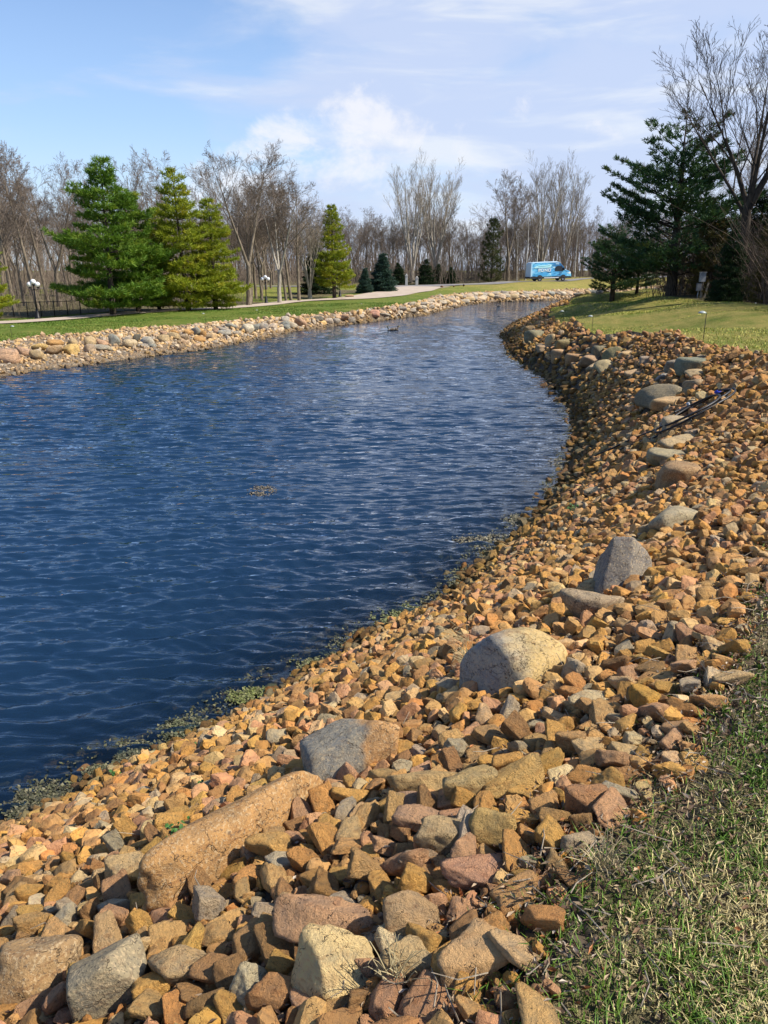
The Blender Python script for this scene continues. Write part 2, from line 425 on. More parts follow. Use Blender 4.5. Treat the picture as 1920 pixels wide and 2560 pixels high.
# ---------------- water
m_water, t, b = material('pond_water')
out = m_water.node_tree.nodes['Material Output']; m_water.node_tree.nodes.remove(b)
p = t.coord()
r1 = t.noise(t.mapping(p, (1.1, 4.4, 1), (0, 0, math.radians(9))), 1.0, 2, .5, dist=.6)
r2 = t.noise(t.mapping(p, (2.2, 8.5, 1), (0, 0, math.radians(-12))), 1.0, 3, .55, dist=.4)
r3 = t.noise(t.mapping(p, (.35, .9, 1), (0, 0, math.radians(4))), 1.0, 2, .5)
gust = t.ramp(t.noise(t.mapping(p, (.10, .16, 1)), 1.0, 3, .6), .32, .62, .45, 1.0)
hh = t.math('ADD', t.math('MULTIPLY', r1, 1.0), t.math('MULTIPLY', r2, .36))
hh = t.math('ADD', t.math('MULTIPLY', hh, gust), t.math('MULTIPLY', r3, 1.2))
nrm = t.bump(hh, 1.0, .062)
fr = t.new('ShaderNodeFresnel'); fr.inputs['IOR'].default_value = 1.5; t.put(fr.inputs['Normal'], nrm)
gl = t.new('ShaderNodeBsdfGlossy'); gl.inputs['Roughness'].default_value = .035; t.put(gl.inputs['Normal'], nrm)
gl.inputs['Color'].default_value = (1, 1, 1, 1)
tr = t.new('ShaderNodeBsdfTransparent'); tr.inputs['Color'].default_value = (.62, .74, .72, 1)
df = t.new('ShaderNodeBsdfDiffuse'); df.inputs['Color'].default_value = (.009, .029, .064, 1); t.put(df.inputs['Normal'], nrm)  # blue body colour also stands in for reflected sky
mx = t.new('ShaderNodeMixShader'); t.put(mx.inputs[0], t.attr('murk')); t.put(mx.inputs[1], tr.outputs[0]); t.put(mx.inputs[2], df.outputs[0])
m2 = t.new('ShaderNodeMixShader'); t.put(m2.inputs[0], fr.outputs[0]); t.put(m2.inputs[1], mx.outputs[0]); t.put(m2.inputs[2], gl.outputs[0])
t.put(out.inputs['Surface'], m2.outputs[0])
# the surface carries real ripples: a fan of wind waves whose shortest length follows the mesh size
ys_ = [2.4]
while ys_[-1] < 116: ys_.append(ys_[-1] + max(.042, .0033 * ys_[-1]))
ys_ = np.array(ys_); NC = 300; ss_ = np.linspace(-1, 1, NC)
wx = (ss_[None, :] * (2.2 + .56 * ys_[:, None])); wy = np.repeat(ys_[:, None], NC, 1)
WP = np.stack([wx.ravel(), wy.ravel()], -1); WH = height(WP)
cellw = np.repeat(np.maximum(np.gradient(ys_), (2.2 + .56 * ys_) * .9 / NC), NC)
wr_ = np.random.RandomState(15); wz = np.zeros(len(WP))
warp = fbm(np.column_stack([WP * .5, 0 * WP[:, 0]]), 61, 2) * 3.2
gustv = np.clip(.45 + 1.3 * (fbm(np.column_stack([WP * np.array([.12, .2]), 0 * WP[:, 0]]), 62, 2) - .25), .35, 1.1)
for k_ in range(70):
    lam = .105 * 6.5 ** (wr_.rand() ** 1.25); th = math.radians(97 + wr_.normal(0, 15)); kk_ = 2 * math.pi / lam
    amp = .0145 * lam ** .95 * min(1, .30 / lam) ** 1.15 * np.clip((lam / cellw - 2.0) / 1.4, 0, 1)
    wz += amp * np.sin(kk_ * (math.cos(th) * WP[:, 0] + math.sin(th) * WP[:, 1]) + warp * (.6 + .5 * wr_.rand()) * min(1.5, .3 / lam + .5) + wr_.uniform(0, 6.28))
wz *= gustv * np.clip(-WH / .12, .25, 1)
nr = len(ys_); i_ = (np.arange(nr - 1)[:, None] * NC + np.arange(NC - 1)[None, :]).ravel(); WF = np.stack([i_, i_ + 1, i_ + NC + 1, i_ + NC], -1)
WF = WF[(WH[WF] < .06).any(1)]
murk = 1 - np.exp(-np.clip(-WH, 0, 9) * 1.9)
used = np.unique(WF); mp = np.full(len(WP), -1); mp[used] = np.arange(len(used))
WV = np.column_stack([WP, wz])[used]; WFm = mp[WF]; murk = murk[used]
e_ = np.array([(-90, -22), (-3.55, 2.4), (-67.2, 116), (-90, 116), (3.55, 2.4), (70, 116), (70, 60)]); n0 = len(WV)
WV = np.vstack([WV, np.column_stack([e_, 0 * e_[:, 0]])]); murk = np.concatenate([murk, np.ones(len(e_))])
tag(put('pond_water', mesh_np('pond_water', WV, [WFm, np.array([[n0, n0 + 1, n0 + 2, n0 + 3]])], m_water, smooth=True, attrs={'murk': murk})),
    'wind-rippled blue pond water', kind='structure')

# ---------------- path and road strips
def strip(name, left, right, mat, lift, across=4, label=None):
    Lp, Rp = np.array(left, float), np.array(right, float)
    def dense(Q):
        s_ = np.concatenate(([0], np.cumsum(np.linalg.norm(np.diff(Q, axis=0), axis=1)))); s_ /= s_[-1]
        u = np.linspace(0, 1, 160)
        Q2 = np.stack([np.interp(u, s_, Q[:, k]) for k in (0, 1)], -1)
        for _ in range(6): Q2[1:-1] = .25 * Q2[:-2] + .5 * Q2[1:-1] + .25 * Q2[2:]
        return Q2
    Lp, Rp = dense(Lp), dense(Rp)
    V = np.stack([Lp + (Rp - Lp) * k / across for k in range(across + 1)], 1).reshape(-1, 2)
    z = height(V) + lift
    n_ = across + 1; i_ = (np.arange(159)[:, None] * n_ + np.arange(across)[None, :]).ravel()
    F = np.stack([i_, i_ + n_, i_ + n_ + 1, i_ + 1], -1)
    return tag(put(name, mesh_np(name, np.column_stack([V, z]), F, mat, smooth=True)), label, kind='structure')
m_path, t, b = material('path_concrete')
p = t.coord()
cn_ = t.mix(t.ramp(t.noise(p, .8, 5, .6), .3, .7), (.40, .315, .235), (.50, .41, .32))
cn_ = t.mix(t.ramp(t.noise(p, 22, 3, .7), .45, .75), cn_, (.34, .27, .2))
t.put(b.inputs['Base Color'], cn_); b.inputs['Roughness'].default_value = .9
m_road, t, b = material('road_asphalt')
p = t.coord()
cn_ = t.mix(t.ramp(t.noise(p, 1.2, 5, .6), .3, .7), (.17, .16, .155), (.24, .225, .215))
t.put(b.inputs['Base Color'], cn_); b.inputs['Roughness'].default_value = .9
inner = [(-70, 37), (-40, 45.2), (-32, 47.5)] + [px2w(x, y, z)[:2] for x, y, z in [(0, 812, .62), (260, 795.5, .62), (600, 771, .64), (840, 751, .72), (1000, 738.5, 1.1), (1060, 727, 1.3)]] + [(9.5, 114.2)]
outer = [(-71, 39), (-41, 47.6), (-33, 49.6)] + [px2w(x, y, z)[:2] for x, y, z in [(0, 806, .62), (260, 789, .62), (600, 765.5, .64), (840, 746, .72), (930, 736, .95), (968, 727, 1.15), (985, 721, 1.25)]] + [(3.5, 116.6)]
strip('garden_path', inner, outer, m_path, .06, label='pale tan concrete path curving past the pond to the road')
rc = np.array([(-60, 108), (-30, 113), (-8, 116.5), (3, 117.5), (9, 119), (14, 123.5), (24, 129), (36, 130.2), (60, 136.5), (95, 150)], float)
rt = np.gradient(rc, axis=0); rt /= np.linalg.norm(rt, axis=1)[:, None]; rn = np.stack([-rt[:, 1], rt[:, 0]], -1)
strip('road', rc - rn * 2.6, rc + rn * 2.6, m_road, .05, 5, 'grey asphalt road running past the wood at the far end')
# ================================================================ STONES
def ico(sub):
    bm = bmesh.new(); bmesh.ops.create_icosphere(bm, subdivisions=sub, radius=1.0)
    V = np.array([v.co[:] for v in bm.verts]); F = np.array([[v.index for v in f.verts] for f in bm.faces]); bm.free()
    V /= np.linalg.norm(V, axis=1)[:, None]
    return V, F
ICO = {k: ico(k) for k in (1, 2, 3, 4, 5)}
def rock_shape(sub, seed, planes=13, power=22, rough=.10, flat=(1, .82, .64), fine=.02):
    rs = np.random.RandomState(seed); V, F = ICO[sub]
    N = rs.normal(size=(planes, 3)); N /= np.linalg.norm(N, axis=1)[:, None]
    N = np.vstack([N, np.eye(3), -np.eye(3)]); D = rs.uniform(.55, .95, len(N)); D[-6:] = rs.uniform(.8, 1.15, 6)
    q = np.maximum(V @ N.T, 0) / D
    r = (q ** power).sum(1) ** (-1 / power)
    P = V * r[:, None]
    nz = fbm(P * 1.6 + seed * 3.1, seed, 3) - .5
    P *= (1 + nz * rough * 2)[:, None]
    if fine: P *= (1 + (fbm(P * 6.5 + seed, seed + 9, 3) - .5) * fine * 2)[:, None]
    P *= np.array(flat)
    return P, F

def rock_nodes(name, src, speck=0.0, streak=.5, moss=.22, bumpd=.012, metres=False, two=None):
    m, t, b = material(name)
    p = t.coord()
    if src == 'object':
        oi = t.new('ShaderNodeObjectInfo'); base = oi.outputs['Color']
        off = t.math('MULTIPLY', oi.outputs['Random'], 40.0)
        cb = t.new('ShaderNodeCombineXYZ'); t.put(cb.inputs[0], off); t.put(cb.inputs[1], off)
        va = t.new('ShaderNodeVectorMath', operation='ADD'); t.put(va.inputs[0], p); t.put(va.inputs[1], cb.outputs[0]); p = va.outputs[0]
        ps = t.mapping(p, (7, 7, 7)) if metres else p
    else:
        base = t.attr('col', 'Color'); ps = t.mapping(p, (11, 11, 11))
    if two:
        sx = t.new('ShaderNodeSeparateXYZ'); t.put(sx.inputs[0], t.coord()); wb = t.math('MULTIPLY', t.math('SUBTRACT', t.noise(t.coord(), 5, 4, .6), .5), .35)
        base = t.mix(t.ramp(t.math('ADD', sx.outputs[0], wb), two[2], two[3]), two[0], two[1])
    n1 = t.noise(ps, 1.5, 6, .62); n2 = t.noise(ps, 7.0, 5, .7); n3 = t.noise(t.mapping(ps, (1, 1.6, 6), (.5, .3, .8)), 1.3, 4, .6, dist=.6)
    c = t.mix(t.ramp(n1, .28, .60), base, t.mix(1.0, base, (1.5, 1.36, 1.12), 'MULTIPLY'))
    c = t.mix(t.math('MULTIPLY', t.ramp(n3, .52, .66), streak), c, t.mix(1.0, base, (.82, .60, .46), 'MULTIPLY'))
    c = t.mix(t.math('MULTIPLY', t.ramp(n2, .58, .76), .42), c, t.mix(1.0, base, (.38, .36, .34), 'MULTIPLY'))
    if moss: c = t.mix(t.math('MULTIPLY', t.ramp(t.noise(ps, 2.6, 4, .6), .58, .74), moss), c, (.17, .15, .085))
    cw = t.new('ShaderNodeVectorMath', operation='ADD'); t.put(cw.inputs[0], ps); t.put(cw.inputs[1], t.noise(ps, 2.2, 3, .6, out=1))
    ck = t.ramp(t.vor(cw.outputs[0], .85, feature='DISTANCE_TO_EDGE'), .012, .0, 0, .75)
    c = t.mix(ck, c, (.05, .036, .024))
    n4 = t.noise(ps, 26, 4, .75)
    c = t.mix(t.math('MULTIPLY', t.ramp(n4, .60, .78), .40), c, (.07, .055, .04))
    if speck:
        sp = t.ramp(t.noise(ps, 11, 2, .6), .54, .64); c = t.mix(t.math('MULTIPLY', sp, speck), c, (.56, .42, .24))
        sp = t.ramp(t.noise(ps, 14, 2, .6), .57, .65); c = t.mix(t.math('MULTIPLY', sp, speck), c, (.05, .045, .045))
    t.put(b.inputs['Base Color'], c); b.inputs['Roughness'].default_value = .82; b.inputs['Specular IOR Level'].default_value = .25
    hb = t.math('ADD', t.math('MULTIPLY', n2, .8), t.math('MULTIPLY', n4, .45))
    hb = t.math('ADD', hb, t.math('MULTIPLY', n1, 1.6)); hb = t.math('SUBTRACT', hb, t.math('MULTIPLY', ck, .8))
    t.put(b.inputs['Normal'], t.bump(hb, .85, bumpd if (src != 'object' or metres) else .10))
    return m
m_stone = rock_nodes('riprap_limestone', 'object')
m_stones = rock_nodes('riprap_limestone_mass', 'vertex')
m_boulder = rock_nodes('granite_fieldstone', 'object', speck=.3, streak=.35, moss=.3)
m_boulder_near = rock_nodes('speckled_fieldstone', 'object', speck=.55, streak=.5, moss=.25, bumpd=.011, metres=True)

PAL = [('tan', (.41, .26, .115), 24), ('ochre', (.45, .265, .08), 23), ('pale buff', (.50, .37, .20), 10), ('pinkish', (.41, .24, .145), 15),
       ('brown', (.25, .145, .065), 14), ('rusty', (.42, .215, .075), 8), ('greyish', (.33, .29, .22), 9), ('cream', (.56, .46, .30), 2)]
PW = np.array([p_[2] for p_ in PAL], float); PW /= PW.sum()
RS = np.random.RandomState(11)

def project(P):
    P = np.asarray(P, float); dep = P[:, 1] * math.cos(PITCH) - (P[:, 2] - EYE) * math.sin(PITCH)
    u = P[:, 1] * math.sin(PITCH) + (P[:, 2] - EYE) * math.cos(PITCH)
    return 960 + FPX * P[:, 0] / dep, 1280 - FPX * u / dep, dep

# ---- boulders, each placed where it lies on the bank
m_two_a = rock_nodes('grey_and_rust_fieldstone', 'object', speck=.45, streak=.4, moss=.1, bumpd=.011, metres=True, two=((.19, .185, .165), (.34, .205, .095), -.03, .05))
m_two_b = rock_nodes('tan_fieldstone_shaded_left', 'object', speck=.4, streak=.6, moss=.2, bumpd=.011, metres=True, two=((.23, .23, .22), (.38, .29, .14), -.22, .06))  # tan boulder; its left side is greyed to paint the shaded face
boulder_meshes = {}
def boulder_mesh(kind, seed):
    key = (kind, seed)
    if key not in boulder_meshes:
        kw = {'round': dict(planes=9, power=7, rough=.10, fine=.012, flat=(1, 1, 1)), 'angular': dict(planes=11, power=16, rough=.08, fine=.015, flat=(1, 1, 1)),
              'far': dict(planes=9, power=9, rough=.12, fine=.0, flat=(1, 1, 1))}[kind]
        V, F = rock_shape(3 if kind == 'far' else 5 if kind != 'far' and seed < 20 else 4, 300 + seed, **kw)
        boulder_meshes[key] = mesh_np('boulder', V, F, m_boulder, smooth=True)
    return boulder_meshes[key]
OCC = []          # (x, y, rx, ry, angle) footprints the small stones keep out of
LAND = []         # landmarks used for the stones' labels
def boulder(px, py, w, h, col, label, kind='round', seed=0, rz=None, tilt=0.0, sink=.30, deep=None, roll=0.0, group='boulders along the near bank', land=None, size=None):
    """px, py: middle of the visible boulder; w, h: its size in the picture"""
    g_ = hit(px, py + h * .30)
    dep = depth_of(g_); k = dep / FPX
    a = w * k * .5
    ang_view = math.atan2(EYE - g_[2], g_[1])
    c_ = max(h * k * .54, a * .34); b_ = deep if deep else a * .85
    rr = random.Random(seed * 7 + int(px))
    rz = rr.uniform(-.5, .5) if rz is None else rz
    if kind == 'far': me_, sc_ = boulder_mesh(kind, seed), (a * 1.12, b_ * 1.12, c_ * 1.12)
    else:
        if size: a, b_, c_ = size
        kw = dict(planes=7, power=8, rough=.13, fine=.010) if kind == 'round' else dict(planes=7, power=26, rough=.08, fine=.012)
        V_, F_ = rock_shape(5 if w > 140 else 4, 300 + seed, flat=(1, 1, 1), **kw)
        me_, sc_ = mesh_np('boulder', V_ * np.array([a, b_, c_]) * 1.04, F_, {4: m_two_a, 3: m_two_b}.get(seed, m_boulder_near), smooth=True), (1, 1, 1)
    o = put('boulder', me_, None, (g_[0], g_[1] + b_ * .15, g_[2] + c_ * (1 - 2 * sink)), (tilt, roll, rz), sc_)
    o.color = (*((np.array(col) * (1.0 if kind == 'far' else .68)).tolist()), 1)
    tag(o, label, 'boulder', group)
    OCC.append((g_[0], g_[1] + b_ * .15, a * .92, b_ * .92, rz))
    if land: LAND.append((land, g_[0], g_[1]))
    return o
GR, TN, BR, OR, PK, DG, YL, BG_ = (.28, .26, .235), (.42, .33, .20), (.30, .20, .11), (.42, .25, .10), (.40, .27, .19), (.13, .13, .115), (.50, .36, .15), (.25, .27, .26)
boulder(1562, 1418, 150, 150, (.25, .235, .22), 'dark grey wedge-shaped boulder with a lit top edge beside a hollow', 'angular', 1, .3, -.15, .25, land='grey wedge boulder')
boulder(1482, 1515, 150, 92, (.33, .26, .18), 'grey-brown boulder leaning just below the grey wedge boulder', 'round', 2, .6, 0, .28, land='leaning grey-brown boulder')
boulder(1308, 1645, 250, 200, (.46, .37, .215), 'largest rounded tan and grey boulder halfway down the near bank', 'round', 3, .15, 0, .36, land='largest rounded boulder')
boulder(893, 1868, 235, 165, (.31, .235, .145), 'flat-topped boulder, grey on its left and orange-brown on its right', 'angular', 4, .3, 0, .26, land='flat-topped two-tone boulder')
ob = boulder(640, 2050, 250, 190, (.43, .26, .115), 'long speckled orange-brown boulder lying slantwise across the foreground stones', 'round', 5, math.radians(55), .0, .33, land='long speckled boulder', size=(.44, .145, .15))
OCC[-1] = (OCC[-1][0], OCC[-1][1], .38, .13, math.radians(55))
boulder(285, 2440, 230, 200, (.30, .265, .19), 'flat greyish slab boulder at the bottom left with a dark hollow under it', 'angular', 6, .35, 0, .30, land='greyish slab boulder')
boulder(75, 2440, 230, 160, (.36, .245, .13), 'brown speckled slab boulder in the bottom left corner', 'round', 7, .2, 0, .34, land='corner slab boulder')
boulder(1668, 1306, 128, 85, (.37, .33, .235), 'tan-grey rounded boulder above the grey wedge boulder', 'round', 8, .4, land='tan-grey boulder')
NB = [(1700, 1185, 125, 75, BR, 'brown domed boulder with a long flat tail uphill'), (1673, 1145, 105, 42, (.30, .27, .18), 'long low olive-tan boulder below the pale one'),
      (1700, 1104, 115, 46, TN, 'pale tan boulder just below the hose coil'), (1690, 1064, 85, 55, (.36, .30, .21), 'tan boulder with the hose coil lying over it'),
      (1675, 1009, 90, 48, (.42, .30, .17), 'smooth tan domed boulder above the hose coil'), (1660, 984, 120, 62, (.20, .18, .13), 'large dark olive boulder behind the smooth tan dome'),
      (1742, 962, 54, 40, (.26, .2, .13), 'small brown boulder to the right of the dark olive one'), (1661, 943, 42, 22, (.2, .21, .22), 'small blue-grey stone above the dark olive boulder'),
      (1745, 932, 62, 22, TN, 'flat pale stone below the greenish long boulder'), (1690, 913, 68, 34, (.24, .21, .17), 'grey-brown low boulder left of the greenish long one'),
      (1732, 916, 75, 52, (.17, .2, .16), 'greenish long boulder under the lone path light'), (1580, 935, 42, 26, (.46, .33, .2), 'pale buff boulder alone in the middle of the bank'),
      (1614, 904, 38, 24, (.32, .26, .21), 'mauve-grey boulder halfway up the bank'), (1567, 888, 46, 26, (.44, .33, .19), 'tan boulder wedged beside the mossy pair'),
      (1535, 882, 50, 40, (.2, .19, .1), 'mossy olive boulder, right of a mossy pair'), (1500, 876, 42, 36, (.15, .15, .11), 'mossy dark boulder, left of a mossy pair'),
      (1477, 904, 68, 34, (.34, .24, .16), 'low reddish-brown boulder below the mossy pair'), (1513, 913, 58, 40, (.36, .31, .19), 'olive-tan boulder overlapping the reddish-brown one'),
      (1397, 888, 48, 34, (.44, .30, .18), 'buff domed boulder above the water edge'), (1437, 898, 42, 30, (.38, .24, .13), 'rust-brown boulder right of the buff dome'),
      (1483, 917, 38, 24, (.4, .31, .2), 'small tan boulder lowest of the middle cluster'), (1365, 872, 58, 20, (.34, .25, .16), 'flat brown stone above the buff dome'),
      (1413, 860, 50, 34, (.22, .19, .1), 'dark boulder with an ochre top near the far bend'), (1380, 850, 38, 36, (.42, .32, .18), 'tan boulder between the dark ones near the bend'),
      (1340, 838, 54, 38, (.19, .19, .13), 'dark mossy boulder nearest the far bend'), (1325, 824, 34, 24, (.46, .31, .15), 'ochre boulder topmost at the far bend'), (1352, 867, 28, 20, (.25, .2, .14), 'small brown stone at the foot of the dark mossy boulder')]
for k, (px, py, w_, h_, c_, lb) in enumerate(NB):
    boulder(px, py, w_ * 1.02, h_ * .95, tuple(v * 1.12 for v in c_), lb, 'round', 20 + k % 9, sink=.36)
    if k < 6: LAND.append((['brown domed boulder', 'olive-tan boulder', 'pale tan boulder', 'hose-draped boulder', 'smooth tan dome', 'dark olive boulder'][k], OCC[-1][0], OCC[-1][1]))
FB = [(10, 893, 66, 34, PK), (64, 879, 34, 26, PK), (8, 882, 26, 18, PK), (95, 890, 34, 24, TN), (98, 869, 40, 20, YL), (135, 862, 40, 19, OR), (133, 878, 40, 24, (.4, .29, .18)),
      (183, 856, 34, 22, TN), (175, 877, 44, 30, YL), (226, 857, 30, 28, TN), (223, 875, 30, 22, (.42, .33, .24)), (257, 857, 27, 20, PK), (287, 854, 25, 32, BG_), (256, 871, 42, 15, (.36, .34, .28)),
      (318, 850, 22, 14, GR), (324, 863, 38, 22, (.43, .36, .25)), (341, 847, 20, 20, DG), (367, 853, 44, 24, (.38, .37, .33)), (380, 866, 21, 10, BG_), (356, 866, 28, 10, GR), (407, 850, 32, 20, TN),
      (414, 834, 24, 15, PK), (435, 833, 22, 14, OR), (436, 843, 29, 19, TN), (459, 843, 22, 18, (.35, .29, .22)), (471, 835, 29, 16, OR), (489, 832, 21, 22, BG_), (507, 836, 19, 18, OR),
      (528, 843, 31, 20, (.45, .33, .2)), (499, 850, 36, 15, OR), (538, 829, 18, 14, PK), (561, 825, 30, 15, GR), (578, 818, 26, 16, BG_), (562, 835, 32, 15, (.3, .3, .28)), (591, 835, 22, 18, (.4, .36, .3)),
      (619, 826, 31, 25, (.48, .45, .38)), (634, 823, 26, 20, BG_), (653, 818, 31, 20, (.36, .33, .29)), (680, 818, 30, 17, (.42, .36, .3)), (713, 802, 22, 20, (.36, .34, .3)), (711, 816, 26, 18, BG_), (731, 813, 24, 21, (.33, .3, .25)),
      (753, 808, 24, 24, PK), (798, 800, 22, 14, DG), (819, 804, 26, 18, (.46, .4, .35)), (840, 805, 20, 15, GR), (858, 796, 26, 16, PK), (874, 801, 19, 15, GR), (880, 787, 17, 14, BR), (900, 789, 24, 12, (.4, .37, .33)),
      (933, 793, 31, 16, (.42, .24, .19)), (956, 781, 21, 15, (.4, .3, .22)), (963, 791, 28, 11, GR), (982, 780, 19, 13, (.42, .33, .26))]
cname = {PK: 'pinkish', TN: 'tan', YL: 'yellow', OR: 'orange', GR: 'grey', BG_: 'blue-grey', DG: 'dark', BR: 'brown'}
def cn(c_):
    if c_ in cname: return cname[c_]
    r_, g_, b_ = c_
    return 'reddish' if r_ > 1.6 * g_ else 'pale grey' if b_ > .3 else 'grey-brown' if b_ > .2 and r_ < .37 else 'buff'
seen = {}
for k, (px, py, w_, h_, c_) in enumerate(FB):
    side = 'at the left end of the far bank' if px < 120 else 'below the left lamp and pines' if px < 300 else 'below the tall pines' if px < 520 else 'right of the pines' if px < 700 else 'below the lone white pine' if px < 900 else 'near the path bend'
    size = 'long' if w_ > h_ * 1.9 else 'upright' if h_ > w_ else 'large rounded' if w_ > 35 else 'rounded' if w_ > 25 else 'small'
    lb = f'{size} {cn(c_)} boulder of the far row {side}'
    seen[lb] = seen.get(lb, 0) + 1
    if seen[lb] > 1: lb = f'{size} {cn(c_)} boulder, {["second", "third", "fourth", "fifth"][seen[lb]-2]} such from the left, {side}'
    boulder(px, py, w_, h_, c_, lb, 'far', 40 + k % 10, sink=.24, group='boulders along the far bank')
rr = random.Random(5)
kk = 0; far_rows = []
cols_ = [GR, PK, TN, (.44, .4, .33), (.36, .33, .28), BG_, (.45, .36, .27), (.40, .30, .22)]
ZON = [(1030, 'under the path bend'), (1062, 'below the gate pillars'), (1100, 'left of the widest verge stone'), (1140, 'below the verge stones'), (1185, 'right of the verge stones'), (1235, 'below the tall spruce'), (1300, 'left of the van'), (1350, 'below the rear of the van'), (1425, 'below the front of the van'), (9999, 'right of the van')]
for px in range(1002, 1510, 13):
    lo = np.interp(px, [1000, 1060, 1120, 1180, 1241, 1361, 1446, 1510], [797, 784, 770, 757, 752, 750, 743, 733])
    hi_ = np.interp(px, [1000, 1018, 1057, 1097, 1197, 1331, 1500], [768, 764, 757, 745, 735, 733, 728])
    n_ = 2 if lo - hi_ > 10 else 1
    if px > 1330: n_ = 1
    for j in range(n_):
        f_ = (j + .5 + rr.uniform(-.2, .2)) / n_; c_ = cols_[(kk * 3 + j) % 8]; w_ = rr.uniform(17, 27)
        far_rows.append((px + rr.uniform(-4, 4), hi_ + (lo - hi_) * f_ * .8, w_, rr.uniform(9, 13), c_, ('small ' if w_ < 20 else 'wide ' if w_ > 24 else '') + cn(c_) + ' boulder', ['in the upper line', 'at the water'][j] + ' ' + next(z for q, z in ZON if px < q)))
        kk += 1
for q in far_rows:
    same = [r_ for r_ in far_rows if r_[5:] == q[5:]]
    pos = '' if len(same) == 1 else ['left one', 'right one', 'last one'][min(2, same.index(q))]
    boulder(*q[:5], f'{q[5]} {q[6]}' + (f', {pos}' if pos else ''), 'far', 40 + int(q[0]) % 10, sink=.2, group='boulders at the far end')

# ---- small stones: dart throwing over the near bank, largest first
cellsz = .30; gridd = {}
occ = np.array(OCC)
def scatter(cand, rad, over, out, grid, keep=None):
    for (x, y), r_ in zip(cand, rad):
        cx, cy = int(x // cellsz), int(y // cellsz); ok = True
        for i in (-1, 0, 1):
            for j in (-1, 0, 1):
                for (a, b_, q) in grid.get((cx + i, cy + j), ()):
                    s_ = over * (r_ + q)
                    if (a - x) ** 2 + (b_ - y) ** 2 < s_ * s_: ok = False; break
                if not ok: break
            if not ok: break
        if ok:
            grid.setdefault((cx, cy), []).append((x, y, r_)); out.append((x, y, r_))
def free_of_boulders(P, shrink=1.0):
    k = np.ones(len(P), bool)
    for x, y, a, b_, an in OCC:
        dx_, dy_ = P[:, 0] - x, P[:, 1] - y
        u = dx_ * math.cos(an) + dy_ * math.sin(an); v_ = -dx_ * math.sin(an) + dy_ * math.cos(an)
        k &= (u / (a * shrink)) ** 2 + (v_ / (b_ * shrink)) ** 2 > 1
    return k
def in_view(P, m_=120):
    z_ = np.maximum(height(P), 0); u, v_, dep = project(np.column_stack([P, z_]))
    return (dep > .8) & (u > -m_) & (u < 1920 + m_) & (v_ < 2560 + 2.2 * m_)
def near_zone(n, y0, y1, rmed, rsig, rmin, rmax):
    xs = RS.uniform(-9, 14, n * 4); ys = RS.uniform(y0, y1, n * 4); P = np.stack([xs, ys], -1)
    P = P[in_view(P)]
    ir = inside(P, ROCK); iw = inside(P, WATER)
    dS = seg_dist(P, NS); dF = seg_dist(P, FS); dL = seg_dist(P, LN[:, :2])
    k = ir & (dS < dF) & (~iw | (dS < 1.3 * RS.uniform(.2, 1.0, len(P)))) & (dL > RS.uniform(-.05, .55, len(P)) * np.where(P[:, 1] > 9, .3, np.clip(P[:, 1] / 5, .35, 1)))
    P = P[k & free_of_boulders(P)][:n]
    r_ = np.clip(np.exp(RS.normal(math.log(rmed), rsig, len(P))), rmin, rmax)
    o_ = np.argsort(-r_); return P[o_], r_[o_]
ST = []
# stones that can be picked out in the photograph, set first: pixel, width, colour, label
HERO = [(835, 2440, 190, (.58, .46, .25), 'largest foreground stone, pale wedge with a bright ochre right face', 8), (790, 2330, 170, (.40, .25, .15), 'big pinkish-tan block right behind the pale wedge stone', 3),
        (1185, 2420, 150, (.45, .30, .16), 'big buff block with a creased face beside the dead leaves', 4), (1190, 2195, 120, (.38, .22, .145), 'broad pink stone standing clear right of the foreground pile', 5),
        (1030, 2320, 125, (.37, .26, .15), 'leaning tan block between the pinkish block and the buff one', 6), (1045, 2410, 115, (.42, .32, .18), 'rounded buff stone leaning on the tan block', 7),
        (635, 2490, 105, (.44, .39, .27), 'grey-cream layered block at the bottom left of the pale wedge', 8), (1045, 1965, 130, (.36, .26, .13), 'brown stone roofing a dark hollow right of the two-tone boulder', 9),
        (1190, 1980, 120, (.37, .28, .14), 'mottled olive-tan stone right of the dark hollow', 10), (1280, 1965, 120, (.42, .28, .11), 'ochre flat stone right of the mottled olive-tan stone', 11),
        (1030, 2020, 95, (.33, .22, .15), 'mauve-brown faceted stone under the dark hollow', 12), (1060, 2060, 120, (.38, .24, .15), 'long pink stone lying flat below the faceted one', 13),
        (1240, 2090, 125, (.41, .29, .12), 'ochre block with a flat top in the middle of the pile', 14), (1120, 2105, 120, (.38, .29, .17), 'tan slab leaning left of the flat-topped ochre block', 15),
        (1465, 2020, 100, (.34, .19, .10), 'reddish-brown rounded stone at the upper edge of the leaf litter', 16), (1450, 2125, 95, (.36, .29, .20), 'grey-tan rounded stone beside the leaf litter', 17),
        (690, 2125, 90, (.46, .29, .11), 'bright orange rounded stone right of the long speckled boulder', 18), (1050, 2160, 85, (.28, .21, .15), 'dark grey and rust split stone in the pile', 19),
        (330, 2190, 95, (.42, .31, .17), 'tan block with a cream vein left of the long boulder', 20), (1480, 1760, 85, (.46, .38, .24), 'cream stone beside an ochre bar on the upper slope', 21),
        (1620, 1765, 80, (.45, .27, .07), 'bright ochre bar-shaped stone on the upper slope', 22), (460, 2420, 130, (.40, .29, .16), 'tall tan block right of the greyish slab boulder', 23)]
hero_stones = []
for px, py, wd, c_, lb, sd_ in HERO:
    g_ = hit(px, py + wd * .2); r_ = wd * .5 * depth_of(g_) / FPX
    hero_stones.append((g_[0], g_[1], r_, c_, lb, sd_)); OCC.append((g_[0], g_[1], r_ * .95, r_ * .8, 0))
P, R = near_zone(110000, 1.0, 9.5, .0235, .50, .014, .052); scatter(P, R, .80, ST, gridd)
P, R = near_zone(44000, 9.5, 24, .040, .36, .027, .085); scatter(P, R, .84, ST, gridd)
